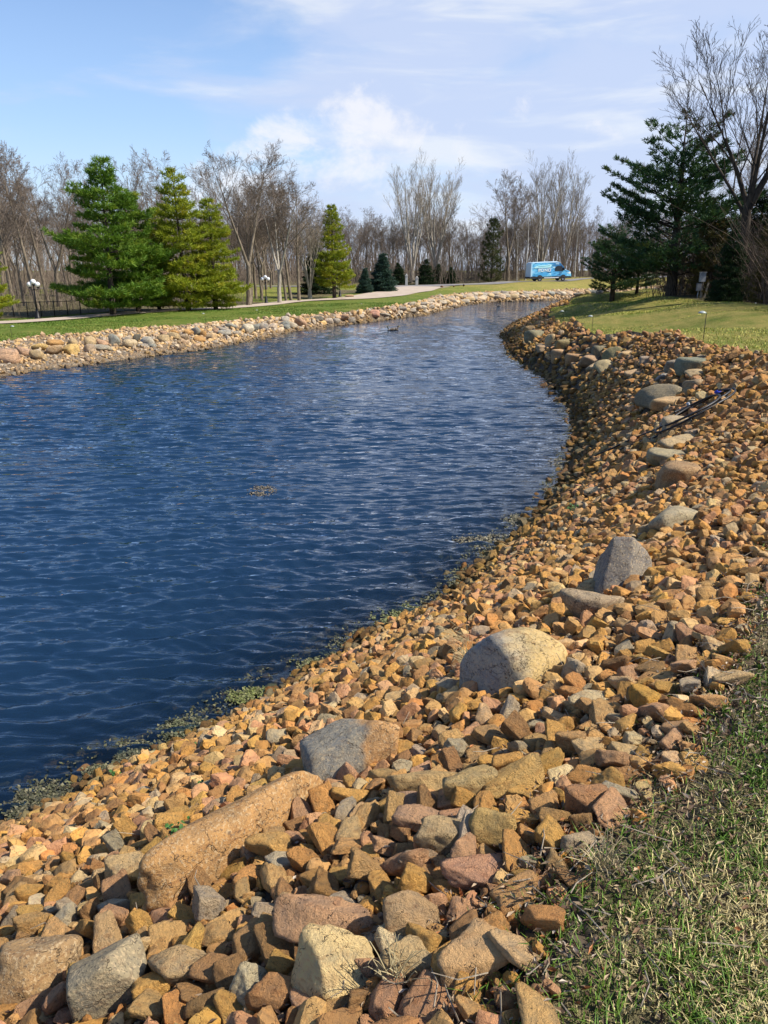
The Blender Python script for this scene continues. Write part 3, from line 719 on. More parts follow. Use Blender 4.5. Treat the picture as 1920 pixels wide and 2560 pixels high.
P, R = near_zone(16000, 24, 86, .085, .25, .06, .14); scatter(P, R, .8, ST, gridd)
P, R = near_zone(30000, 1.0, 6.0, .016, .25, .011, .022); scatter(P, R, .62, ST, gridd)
ST = np.array(ST)
zs = height(ST[:, :2])
lift = RS.uniform(.05, .95, len(ST)) * ST[:, 2]
PC = np.column_stack([ST[:, :2], zs + lift])
u, v_, dep = project(PC)
vis = (u > 5) & (u < 1915) & (v_ > 0) & (v_ < 2550) & (zs > 0.02)
score = np.where(vis, ST[:, 2] / dep, 0)
n_ind = 300 - len(HERO)
top = np.argsort(-score)[:n_ind]
is_top = np.zeros(len(ST), bool); is_top[top] = True
small = np.clip(1 - (ST[:, 2] - .012) / .014, 0, 1) * (ST[:, 1] < 9)  # gap-filling stones are coloured darker, painting shade between the larger ones
wet = np.clip(1.15 - zs / (.18 + .30 * np.clip((ST[:, 1] - 6) / 8, 0, 1) * fbm(np.column_stack([ST[:, :2] * .7, zs]), 77, 2) * 2), 0, 1)                 # stones at the waterline stay dark with algae and wet
cidx = RS.choice(len(PAL), len(ST), p=PW)
base = np.array([p_[1] for p_ in PAL])[cidx] * RS.uniform(.78, 1.18, (len(ST), 1)) * RS.uniform(.95, 1.05, (len(ST), 3))
farther = np.clip((ST[:, 1] - 4) / 9, 0, 1)
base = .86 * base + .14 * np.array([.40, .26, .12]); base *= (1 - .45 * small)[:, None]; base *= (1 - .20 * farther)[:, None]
base = base * (1 - .60 * wet)[:, None] * np.where(wet[:, None] > .1, np.array([[.95, 1.0, .9]]), 1.0)
protos = [mesh_np('riprap_stone', *rock_shape(4, s_, planes=6 + s_ % 5, power=36 + (s_ * 7) % 40, rough=.10, flat=[(1.15, .86, .66), (1.28, .85, .42), (1.05, .9, .8), (1.35, .72, .6)][s_ % 4], fine=.05), m_stone, smooth=True) for s_ in range(26)]

def rank(n_): return ['nearest', 'second nearest', 'third nearest', 'fourth nearest', 'fifth nearest', 'sixth nearest', 'seventh nearest', 'eighth nearest', 'ninth nearest', 'tenth nearest'][n_] if n_ < 10 else f'{n_+1}th nearest'
land = LAND
groups = {}
for i in top:
    x, y = ST[i, :2]; dl = [(x - a) ** 2 + (y - b_) ** 2 for _, a, b_ in land]; k = int(np.argmin(dl))
    dx_, dy_ = x - land[k][1], y - land[k][2]
    di = ('right of' if dx_ > 0 else 'left of') if abs(dx_) > abs(dy_) else ('beyond' if dy_ > 0 else 'in front of')
    groups.setdefault((k, di, cidx[i]), []).append((dl[k], i))
lab = {}
for (k, di, ci), L in groups.items():
    for n_, (_, i) in enumerate(sorted(L)):
        lab[i] = f'{PAL[ci][0]} broken stone {di} the {land[k][0]}' if len(L) == 1 else f'{PAL[ci][0]} broken stone, {rank(n_)} of its colour {di} the {land[k][0]}'
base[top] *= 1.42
for i in top:
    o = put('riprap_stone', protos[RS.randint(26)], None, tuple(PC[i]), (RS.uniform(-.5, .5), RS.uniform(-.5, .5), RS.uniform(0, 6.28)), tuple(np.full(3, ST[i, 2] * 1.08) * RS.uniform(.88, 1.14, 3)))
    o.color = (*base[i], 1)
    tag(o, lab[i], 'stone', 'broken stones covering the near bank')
for x, y, r_, c_, lb, sd_ in hero_stones:
    o = put('riprap_stone', protos[sd_ % 26], None, (x, y, h1(x, y) + r_ * .5), (RS.uniform(-.35, .35), RS.uniform(-.35, .35), RS.uniform(-.4, .4)), (r_ * 1.12, r_ * 1.0, r_ * 1.3))
    o.color = (*[v * 1.36 for v in c_], 1); tag(o, lb, 'stone', 'broken stones covering the near bank')

def rand_rot(n, rs, tilt=.55):
    a, b_, g_ = rs.uniform(0, 6.283, n), rs.normal(0, tilt, n), rs.normal(0, tilt, n)
    ca, sa, cb, sb, cg, sg = np.cos(a), np.sin(a), np.cos(b_), np.sin(b_), np.cos(g_), np.sin(g_)
    return np.stack([np.stack([ca * cb, ca * sb * sg - sa * cg, ca * sb * cg + sa * sg], -1),
                     np.stack([sa * cb, sa * sb * sg + ca * cg, sa * sb * cg - ca * sg], -1),
                     np.stack([-sb, cb * sg, cb * cg], -1)], 1)
def mass(centres, radii, colors, sub, nproto, seed, flat=(1.12, .86, .66), **kw):
    rs = np.random.RandomState(seed); n = len(centres); Vs, Fs, Cs = [], [], []; base_n = 0
    ch = rs.randint(0, nproto, n)
    for k in range(nproto):
        idx = np.where(ch == k)[0]
        if not len(idx): continue
        V0, F0 = rock_shape(sub, seed * 50 + k, flat=flat, **kw)
        M = rand_rot(len(idx), rs) * radii[idx, None, None] * 1.16
        V = np.einsum('nij,vj->nvi', M, V0) + centres[idx, None, :]
        nv = len(V0)
        F = F0[None] + (np.arange(len(idx)) * nv)[:, None, None] + base_n
        Vs.append(V.reshape(-1, 3)); Fs.append(F.reshape(-1, 3)); Cs.append(np.repeat(colors[idx], nv, 0)); base_n += len(idx) * nv
    return np.vstack(Vs), np.vstack(Fs), np.vstack(Cs)
rest = np.where(~is_top)[0]
parts_ = []
sz = ST[rest, 2] / dep[rest] * FPX * .4 * 2
for lo_, hi_, sub in ((7, 1e9, 3), (2.6, 7, 2), (-1e9, 3.0, 1)):
    q = rest[(sz >= lo_) & (sz < hi_)]
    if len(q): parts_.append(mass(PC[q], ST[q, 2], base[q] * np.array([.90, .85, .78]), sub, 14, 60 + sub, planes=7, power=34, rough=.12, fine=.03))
nv = 0; Vs, Fs, Cs = [], [], []
for V, F, c_ in parts_: Vs.append(V); Fs.append(F + nv); Cs.append(c_); nv += len(V)
print('near stones', len(ST), 'tris', sum(len(f) for f in Fs))
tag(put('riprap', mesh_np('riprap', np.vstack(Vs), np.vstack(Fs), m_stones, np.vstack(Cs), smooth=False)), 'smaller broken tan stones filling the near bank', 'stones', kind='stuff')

# ---- gravel of the far bank
n = 120000
P = np.stack([RS.uniform(-22, 46, n), RS.uniform(20, 122, n)], -1)
dS, dF, dL = seg_dist(P, NS), seg_dist(P, FS), seg_dist(P, LF[:, :2])
k = inside(P, ROCK) & (dF < dS) & (~inside(P, WATER) | (dF < .35)) & in_view(P, 30)
P = P[k]; P = P[np.argsort(RS.rand(len(P)))][:29000]
R = np.clip(np.exp(RS.normal(math.log(.085), .35, len(P))), .045, .2) * np.clip(P[:, 1] / 45, .8, 1.7)
zc = height(P); wt = np.clip(1 - zc / .12, 0, 1)
ci = RS.choice(6, len(P)); FC = np.array([(.44, .33, .21), (.40, .28, .15), (.46, .38, .28), (.34, .25, .17), (.47, .33, .16), (.36, .32, .27)])[ci] * RS.uniform(.75, 1.15, (len(P), 1)) * (1 - .6 * wt)[:, None]
V, F, c_ = mass(np.column_stack([P, zc + R * .25]), R, FC * .92, 1, 10, 90, planes=6, power=12, rough=.08, fine=0.0)
tag(put('gravel', mesh_np('gravel', V, F, m_stones, c_, smooth=False)), 'tan gravel of the far bank', 'gravel', kind='stuff')
# ================================================================ TREES
def multi_tube(P, R, sides):
    """P (n,k,3), R (n,k): n thin tubes at once"""
    P = np.asarray(P, float); R = np.asarray(R, float); n, k, _ = P.shape
    T = np.gradient(P, axis=1); T /= np.linalg.norm(T, axis=2)[..., None] + 1e-9
    ref = np.where(np.abs(T[..., 2:3]) > .9, np.array([1., 0, 0]), np.array([0., 0, 1]))
    A = np.cross(ref, T); A /= np.linalg.norm(A, axis=2)[..., None] + 1e-9
    B = np.cross(T, A); ang = np.arange(sides) * 2 * math.pi / sides
    V = P[:, :, None, :] + R[:, :, None, None] * (np.cos(ang)[None, None, :, None] * A[:, :, None, :] + np.sin(ang)[None, None, :, None] * B[:, :, None, :])
    j = np.arange(sides); j2 = (j + 1) % sides; kk_ = np.arange(k - 1)[:, None] * sides
    F = np.stack([kk_ + j, kk_ + j2, kk_ + sides + j2, kk_ + sides + j], -1).reshape(-1, 4)
    F = (F[None] + (np.arange(n) * k * sides)[:, None, None]).reshape(-1, 4)
    return V.reshape(-1, 3), F
class Tubes:
    def __init__(s): s.d = {}
    def add(s, P, R, sides): s.d.setdefault((len(P), sides), []).append((P, R))
    def arrays(s):
        Vs, Fs, n = [], [], 0
        for (k, sides), L in s.d.items():
            V, F = multi_tube(np.array([a for a, _ in L]), np.array([b for _, b in L]), sides)
            Vs.append(V); Fs.append(F + n); n += len(V)
        return np.vstack(Vs), np.vstack(Fs)
def bark(name, a, b_, sc_=1.0):
    m, t, b = material(name)
    p = t.mapping(t.coord(), (sc_ * 9, sc_ * 9, sc_ * 1.6)); n = t.noise(p, 1.2, 5, .65)
    t.put(b.inputs['Base Color'], t.mix(t.ramp(n, .33, .66), a, b_)); b.inputs['Roughness'].default_value = .95
    b.inputs['Specular IOR Level'].default_value = .1
    t.put(b.inputs['Normal'], t.bump(n, .7, .05))
    return m
m_bark = bark('grey_bark', (.10, .082, .06), (.27, .22, .16)); m_twig = bark('twig_bark', (.13, .10, .078), (.25, .20, .155))
m_pale = bark('pale_bark', (.24, .21, .17), (.46, .41, .33)); m_ptwig = bark('pale_twig_bark', (.20, .165, .12), (.36, .30, .22))
m_darkb = bark('dark_bark', (.03, .025, .02), (.085, .068, .052)); m_dtwig = bark('dark_twig_bark', (.055, .042, .033), (.12, .09, .068))
m_birch = bark('birch_bark', (.42, .39, .34), (.66, .62, .55))
def norm(v): return v / (np.linalg.norm(v) + 1e-9)
def turn(d, ang, roll):
    a = norm(np.cross(d, [0, 0, 1.0] if abs(d[2]) < .95 else [1.0, 0, 0])); b_ = np.cross(d, a)
    return norm(d * math.cos(ang) + (a * math.cos(roll) + b_ * math.sin(roll)) * math.sin(ang))
def bare_tree(seed, H=10.0, style='straight', tr=.16, density=1.0, levels=4, leaders=4, up=.28, bare_to=.3, split=.10, rmin=.0068):
    rs = random.Random(seed); T, B = Tubes(), Tubes()
    nseg = {0: 9, 1: 7, 2: 5, 3: 4, 4: 3}; sides = {0: 8, 1: 5, 2: 4, 3: 3, 4: 3}
    kids = {0: 13, 1: 9, 2: 6, 3: 4}
    def grow(p, d, L, r, lev, r_end):
        n = nseg[lev]; pts, rad = [np.array(p)], [r]; dd = np.array(d)
        wob = [.020, .040, .07, .11, .16][lev]
        for i in range(n - 1):
            dd = norm(dd + np.array([rs.gauss(0, wob), rs.gauss(0, wob), rs.gauss(0, wob)]) + np.array([0, 0, up * (.0 if lev == 0 else .16)]))
            pts.append(pts[-1] + dd * L / (n - 1)); f = (i + 1) / (n - 1); rad.append(r + (r_end - r) * f)
        P = np.array(pts); (T if lev == 0 or (lev == 1 and style == 'vase') else B).add(P, np.array(rad), sides[lev])
        if lev >= levels: return
        nk = max(2, int(round(kids[lev] * density * rs.uniform(.75, 1.25))))
        lo = bare_to if lev == 0 else .22
        for c_ in range(nk):
            f = lo + (1 - lo) * ((c_ + rs.random()) / nk); f = min(f, .985)
            q = f * (n - 1); i = min(int(q), n - 2); pos = P[i] + (P[i + 1] - P[i]) * (q - i); dl = norm(P[i + 1] - P[i])
            rr_ = (r + (r_end - r) * f)
            ang = math.radians(rs.uniform(28, 58) if style != 'vase' else rs.uniform(18, 40))
            dc = turn(dl, ang, rs.uniform(0, 6.283)); dc = norm(dc + np.array([0, 0, up]))
            if lev == 0: Lc = H * rs.uniform(.26, .50) * (1.05 - .62 * f)
            else: Lc = L * rs.uniform(.36, .62) * (1.1 - .5 * f)
            rc_ = max(rr_ * rs.uniform(.32, .55), rmin)
            grow(pos, dc, Lc, rc_, lev + 1, max(rc_ * .3, rmin * .6))
    if style == 'straight':
        grow((0, 0, -.2), norm(np.array([rs.gauss(0, .04), rs.gauss(0, .04), 1])), H * .97, tr, 0, .015)
    elif style == 'fork':
        z = H * rs.uniform(.22, .3); lean = np.array([rs.gauss(0, .05), rs.gauss(0, .05), 1.0]); top_ = lean * z
        T.add(np.array([[0, 0, -.2], *[lean * z * f + np.array([rs.gauss(0, .03), rs.gauss(0, .03), 0]) for f in (.25, .5, .75)], top_]), np.array([tr * 1.25, tr * 1.05, tr, tr * .95, tr * .9]), 8)
        for k in range(2 + (seed % 2)):
            a = 6.283 * k / 2 + rs.uniform(-.5, .5) + seed
            grow(top_, norm(np.array([math.cos(a) * .34, math.sin(a) * .34, 1])), (H - z) * rs.uniform(.85, 1.0), tr * .66, 0, .014)
    else:
        z = H * split; T.add(np.array([[0, 0, -.2], [0, 0, z * .4], [0, 0, z * .8], [0, 0, z * 1.1]]), np.array([tr * 1.4, tr * 1.15, tr * 1.05, tr * .8]), 9)
        for k in range(leaders):
            a = 6.283 * (k + rs.uniform(-.3, .3)) / leaders; sp = rs.uniform(.08, .34) if split < .2 else rs.uniform(.12, .66)
            grow(np.array([0, 0, z * rs.uniform(.72 if split < .2 else .86, 1.05)]), norm(np.array([math.cos(a) * sp, math.sin(a) * sp, 1])), (H - z * .9) * rs.uniform(.82, 1.0), tr * rs.uniform(.45, .65), 0, .014)
    return T.arrays(), B.arrays()
BARE = {}
def bare_proto(key, bm_, tm_, name='bare_tree', **kw):
    (tv, tf), (bv, bf) = bare_tree(**kw)
    hi_ = max(bv[:, 2].max(), tv[:, 2].max())
    BARE[key] = (mesh_np('trunk', tv, tf, bm_, smooth=True), mesh_np('branches', bv, bf, tm_), hi_, (bv, bf), (tv, tf))
for k in range(4): bare_proto(('s', k), m_bark, m_twig, seed=20 + k, style='straight', tr=.14 + .02 * (k % 2), bare_to=.28 + .05 * k, up=[.16, .08, .22, .12][k])
for k in range(3): bare_proto(('f', k), m_pale if k == 1 else m_bark, m_twig, seed=40 + k, style='fork', tr=.17, up=.14)
for k in range(2): bare_proto(('v', k), m_pale, m_ptwig, seed=60 + k, style='vase', tr=.20, leaders=5 + k, up=.30, density=.8, bare_to=.3, rmin=.0045)
bare_proto(('lo', 0), m_bark, m_twig, seed=31, style='straight', tr=.15, levels=3, density=1.25)
bare_proto(('lo', 1), m_bark, m_twig, seed=33, style='fork', tr=.15, levels=3, density=1.15)
bare_proto(('birch', 0), m_birch, m_ptwig, seed=70, style='straight', tr=.11, density=.7, bare_to=.5, up=.3)
bare_proto(('big', 0), m_darkb, m_dtwig, seed=83, style='vase', tr=.17, leaders=6, up=.22, density=.72, bare_to=.2, split=.40, rmin=.0065)
bare_proto(('dark', 0), m_darkb, m_dtwig, seed=91, style='straight', tr=.13, bare_to=.15, density=1.1)
bare_proto(('dark', 1), m_darkb, m_dtwig, seed=92, style='fork', tr=.14)
def zat(py, y): return at_y(960, py, y)[2]
def xat(px, y, z):
    dep = y * math.cos(PITCH) - (z - EYE) * math.sin(PITCH); return (px - 960) / FPX * dep
def place_bare(key, px, y, top, label, group=None, x=None, rz=None, rs=random.Random(3), name='bare_tree', cat='tree', wide=1.0):
    z = 1.0
    for _ in range(2):
        x_ = xat(px, y, z) if x is None else x; z = h1(x_, y)
    H = (zat(top, y) - z) if top is not None else 10
    tm_, bm_, hi_, _, _ = BARE[key]; s_ = H / hi_
    o = thing(name, label, cat, (x_, y, z), rs.uniform(0, 6.28) if rz is None else rz, group); o.scale = (s_ * wide, s_ * wide, s_)
    put('trunk', tm_, o); put('branches', bm_, o)
    return o
GW = 'bare trees in the wood behind the path'
for i, (px, y, top, key, lb) in enumerate([
    (8, 68, 355, ('s', 0), 'bare tree at the left edge of the photo behind the black fence'), (36, 64, 372, ('s', 1), 'thin bare tree left of the left lamp, just behind the fence'),
    (62, 71, 350, ('s', 2), 'tall bare tree straight behind the left lamp'), (96, 66, 362, ('s', 3), 'leaning bare tree right of the left lamp'),
    (122, 74, 352, ('s', 0), 'bare tree between the left lamp and the first pine, taller one'), (150, 70, 380, ('f', 0), 'forked bare tree just left of the first pine'),
    (182, 80, 430, ('s', 1), 'bare tree showing through the left side of the first pine'),
    (352, 84, 364, ('s', 2), 'bare tree rising between the two tall pine groups, left one'), (405, 88, 362, ('s', 3), 'bare tree rising between the two tall pine groups, right one'),
    (520, 86, 425, ('s', 1), 'bare tree behind the right end of the tall pines'),
    (622, 74, 338, ('f', 2), 'tallest grey bare tree right of the tall pines'), (655, 84, 430, ('s', 0), 'slim bare tree standing behind the second lamp'),
    (699, 77.5, 412, ('f', 1), 'bare tree with a thick pale trunk that forks low, right of the second lamp'), (716, 82, 436, ('s', 2), 'slender bare tree just right of the pale forked trunk'),
    (728, 84, 450, ('s', 3), 'slender bare tree, second right of the pale forked trunk'), (748, 81, 432, ('s', 1), 'straight grey bare tree midway between second lamp and white pine'),
    (775, 88, 470, ('v', 0), 'many-stemmed bare tree left of the lone white pine'),
    (1030, 131, 370, ('v', 0), 'huge vase-shaped pale bare tree in the middle of the far wood'), (1088, 134, 384, ('v', 1), 'tall vase-shaped bare tree right of the huge one'),
    (1268, 133, 425, ('f', 0), 'dark forked bare tree left of the van'), (1290, 138, 440, ('s', 2), 'bare tree just right of the dark forked one'),
    (1352, 143, 376, ('v', 1), 'tall pale bare tree rising behind the van, left one'), (1408, 146, 372, ('v', 0), 'tall pale bare tree rising behind the van, right one'),
    (1292, 134, 560, ('birch', 0), 'thin white birch left of the van, leftmost'), (1313, 135, 470, ('birch', 0), 'white birch whose trunk stands left of the van'),
    (1338, 134, 480, ('birch', 0), 'white birch with its trunk right above the van roof'), (1436, 138, 520, ('birch', 0), 'white birch between the van and the dark pine'),
    ]):
    o = place_bare(key, px, y, top, lb, GW if px < 800 else 'bare trees of the far wood', wide=1.1 if key[0] == 'v' else 1.1)
o = place_bare(('big', 0), 1838, 40, 14, 'great dark bare tree with upswept limbs beside the dark pine', None, rz=2.2, wide=1.2)
rs = random.Random(8)
for i, (x, y, top, key) in enumerate([(21.5, 38, 120, ('dark', 0)), (19.3, 32, 260, ('dark', 1)), (23, 45, 60, ('dark', 1)), (26, 52, 160, ('dark', 0)), (20.5, 55, 330, ('s', 1)), (18.0, 27, 190, ('dark', 0)), (30, 40, 0, ('dark', 1)), (22, 30, 0, ('dark', 0)), (27, 60, 250, ('s', 2)), (32, 72, 330, ('s', 3)), (25, 76, 400, ('s', 0))]):
    place_bare(key, 0, y, top, ['dark bare tree crowded in the thicket at the right edge', 'grey bare tree behind the great dark bare tree'][key[0] == 's'], 'bare trees of the right thicket', x=x, rs=rs)
for i in range(48):
    x = rs.uniform(-62, -13); y = rs.uniform(70, 108)
    if y < 74 + .2 * (x + 62): y += 8
    place_bare(('s', i % 4) if i % 5 else ('f', 0), 0, y, rs.uniform(400, 500), 'grey bare tree deep in the wood ' + next(z for q, z in [(-.46, 'behind the left lamp'), (-.36, 'behind the tallest green pine'), (-.26, 'behind the yellow-green pines'), (-.17, 'behind the second lamp'), (99, 'left of the lone white pine')] if x / y < q), GW, x=x, rs=rs)
for i in range(96):
    x = -34 + 92 * (i + rs.random()) / 96; y = rs.uniform(133, 150) + max(0, (x - 20) * .25)
    place_bare(('s', i % 4) if i % 6 else ('f', 2), 0, y, rs.uniform(505, 580), 'brown bare tree of the far wood ' + next(z for q, z in [(-22, 'left of the lone white pine'), (-7, 'behind the lone white pine'), (0, 'behind the blue spruces'), (7, 'behind the gate pillars'), (14, 'right of the huge vase-shaped tree'), (22, 'behind the tallest far spruce'), (34, 'behind the van'), (999, 'behind the dark pines')] if x < q), 'bare trees of the far wood', x=x, rs=rs)

# far wood seen as one mass
def merged(keys, spots, seed):
    rs_ = np.random.RandomState(seed); Vs, Fs, n = [], [], 0
    for (x, y, H, wd) in spots:
        key = keys[rs_.randint(len(keys))]; _, _, hi_, (bv, bf), (tv, tf) = BARE[key]
        a = rs_.uniform(0, 6.28); M = np.array([[math.cos(a), -math.sin(a), 0], [math.sin(a), math.cos(a), 0], [0, 0, 1]])
        cut = rs_.randint(2, 4)
        for V, F in ((bv, bf[:: 1]), (tv, tf)):
            V2 = (V * H / hi_ * np.array([wd, wd, 1])) @ M.T + np.array([x, y, h1(x, y)]); Vs.append(V2); Fs.append(F + n); n += len(V)
    return np.vstack(Vs), np.vstack(Fs)
spots = [(x + rs.uniform(-2, 2), rs.uniform(152, 185), rs.uniform(9.5, 13.5), 1.35) for x in np.linspace(-75, 95, 64)] + [(x, rs.uniform(100, 126) - .25 * (x + 15), rs.uniform(8, 11), 1.2) for x in np.linspace(-82, -15, 34)]
V, F = merged([('lo', 0), ('lo', 1)], spots, 3)
tag(put('far_wood', mesh_np('far_wood', V, F, m_twig)), 'far bare woodland closing the view', 'wood', kind='stuff')

# undergrowth: thin bare shoots
def shoots(P, H, seed, thick=.012, spread=.22, twigs=4):
    rs_ = np.random.RandomState(seed); n = len(P)
    z0 = height(P); base_ = np.column_stack([P, z0 - .05])
    d_ = np.column_stack([rs_.normal(0, spread, n), rs_.normal(0, spread, n), np.ones(n)]); b_ = rs_.normal(0, spread * .7, (n, 3)); b_[:, 2] = 0
    f = np.linspace(0, 1, 4)[None, :, None]
    S = base_[:, None] + (d_[:, None] * f + b_[:, None] * f ** 2) * H[:, None, None]
    R = thick * np.array([1, .75, .5, .2])[None] * (H[:, None] / 2.5) ** .6
    Vs, Fs = multi_tube(S, R, 3); Vs, Fs = [Vs], [Fs]; nn = len(Vs[0])
    for k in range(twigs):
        f0 = rs_.uniform(.25, .9, n); i = np.minimum((f0 * 3).astype(int), 2); w_ = (f0 * 3 - i)[:, None]
        st_ = S[np.arange(n), i] * (1 - w_) + S[np.arange(n), i + 1] * w_
        td = np.column_stack([rs_.normal(0, .6, n), rs_.normal(0, .6, n), rs_.uniform(.3, 1, n)]); L = (H * rs_.uniform(.18, .4, n) * (1.1 - f0))[:, None]
        Q = np.stack([st_, st_ + td * L * .5, st_ + td * L + rs_.normal(0, .06, (n, 3)) * L], 1)
        V, F = multi_tube(Q, np.array([[.5, .38, .15]]) * thick * np.ones((n, 1)), 3); Vs.append(V); Fs.append(F + nn); nn += len(V)
    return np.vstack(Vs), np.vstack(Fs)
rn_ = np.random.RandomState(4)
def band(n, x0, x1, y0, y1, poly): 
    P = np.stack([rn_.uniform(x0, x1, n), rn_.uniform(y0, y1, n)], -1); return P[inside(P, poly)]
P = band(3400, -62, -9, 46, 100, LIT_L); V, F = shoots(P, rn_.uniform(.8, 3.6, len(P)), 1, .016)
P2_ = np.stack([rn_.uniform(-84, -12, 2600), rn_.uniform(84, 128, 2600)], -1); P2_ = P2_[P2_[:, 1] > 86 - .0 * P2_[:, 0]]
V2_, F2_ = shoots(P2_[(P2_[:, 0] < -16 - (P2_[:, 1] - 84) * .25)], rn_.uniform(3, 9, len(P2_))[:int(((P2_[:, 0] < -16 - (P2_[:, 1] - 84) * .25)).sum())], 31, .022, .10, 5); F = np.vstack([F, F2_ + len(V)]); V = np.vstack([V, V2_])
tag(put('undergrowth', mesh_np('undergrowth', V, F, m_twig)), 'bare brushwood under the trees behind the path', 'undergrowth', kind='stuff')
P = np.stack([rn_.uniform(-34, 70, 5200), rn_.uniform(124, 150, 5200)], -1); P = P[inside(P, LIT_B)]; V, F = shoots(P, rn_.uniform(1.2, 5.5, len(P)), 2, .022)
P2_ = np.stack([rn_.uniform(-60, 90, 2600), rn_.uniform(140, 170, 2600)], -1); V2_, F2_ = shoots(P2_, rn_.uniform(4, 10.5, len(P2_)), 32, .026, .09, 5); F = np.vstack([F, F2_ + len(V)]); V = np.vstack([V, V2_])
tag(put('far_undergrowth', mesh_np('far_undergrowth', V, F, m_twig)), 'brown brushwood at the foot of the far wood', 'undergrowth', kind='stuff')
P = np.vstack([band(3600, 14, 32, 18, 62, LIT_R), band(2600, 14, 22, 18, 48, LIT_R)]); bx_ = np.array(hit(1752, 744)[:2]); P = P[~((np.abs(P[:, 0] - bx_[0] * P[:, 1] / bx_[1]) < 1.0) & (P[:, 1] < bx_[1] + 1.2))]; V, F = shoots(P, rn_.uniform(.8, 4.2, len(P)), 3, .014, .34, 5)
tag(put('thicket', mesh_np('thicket', V, F, m_dtwig)), 'dark tangled bare thicket along the right side', 'thicket', kind='stuff')

# ---------------------------------------------------------------- conifers
def needle_mat(name, a, b_, c_):
    m, t, b = material(name)
    col = t.mix(t.attr('col', 'Fac'), a, b_)
    col = t.mix(t.ramp(t.noise(t.coord(), 1.1, 3), .5, .75), col, c_)
    t.put(b.inputs['Base Color'], col); b.inputs['Roughness'].default_value = .65; b.inputs['Specular IOR Level'].default_value = .25
    tl = t.new('ShaderNodeBsdfTranslucent'); t.put(tl.inputs[0], t.mix(1.0, col, (1.1, 1.1, .6), 'MULTIPLY'))
    mx = t.new('ShaderNodeMixShader'); mx.inputs[0].default_value = .22
    t.put(mx.inputs[1], b.outputs[0]); t.put(mx.inputs[2], tl.outputs[0])
    t.put(m.node_tree.nodes['Material Output'].inputs[0], mx.outputs[0])
    return m
m_wp = needle_mat('white_pine_needles', (.05, .13, .016), (.16, .26, .022), (.23, .27, .020))
m_yp = needle_mat('sunlit_yellow_pine_needles', (.13, .19, .016), (.34, .37, .022), (.44, .38, .03))  # yellow-green holds the trees' own tone plus sunlight painted in
m_dp = needle_mat('dark_pine_needles', (.020, .056, .024), (.058, .122, .044), (.085, .11, .03))
m_bs = needle_mat('blue_spruce_needles', (.018, .046, .034), (.055, .105, .085), (.05, .10, .06))
m_ds = needle_mat('dark_spruce_needles', (.010, .026, .010), (.026, .055, .018), (.035, .05, .015))
m_ce = needle_mat('bronzed_cedar_needles', (.045, .045, .014), (.10, .085, .022), (.12, .08, .025))
def tufts(Cn, D, L, wd, per, seed, spread=.75):
    rs_ = np.random.RandomState(seed); n = len(Cn)
    d_ = D[:, None, :] + rs_.normal(0, spread, (n, per, 3)); d_ /= np.linalg.norm(d_, axis=2)[..., None] + 1e-9
    s_ = np.cross(d_, rs_.normal(0, 1, (n, per, 3))); s_ /= np.linalg.norm(s_, axis=2)[..., None] + 1e-9
    Ls = (np.broadcast_to(L, (n,))[:, None] * rs_.uniform(.65, 1.1, (n, per)))[..., None]
    b_ = Cn[:, None, :] + rs_.normal(0, .05, (n, per, 3)); tip = b_ + d_ * Ls
    V = np.stack([b_ - s_ * wd * .5, b_ + s_ * wd * .5, b_ + d_ * Ls * .6 + s_ * wd * .5, tip], 2).reshape(-1, 3)
    i = np.arange(n * per) * 4
    F = np.concatenate([np.stack([i, i + 1, i + 2], -1), np.stack([i, i + 2, i + 3], -1)])
    c_ = np.repeat(rs_.uniform(0, 1, n) * .7, per * 4) + rs_.uniform(0, .3, n * per * 4)
    return V, F, np.repeat(c_[:, None], 3, 1)
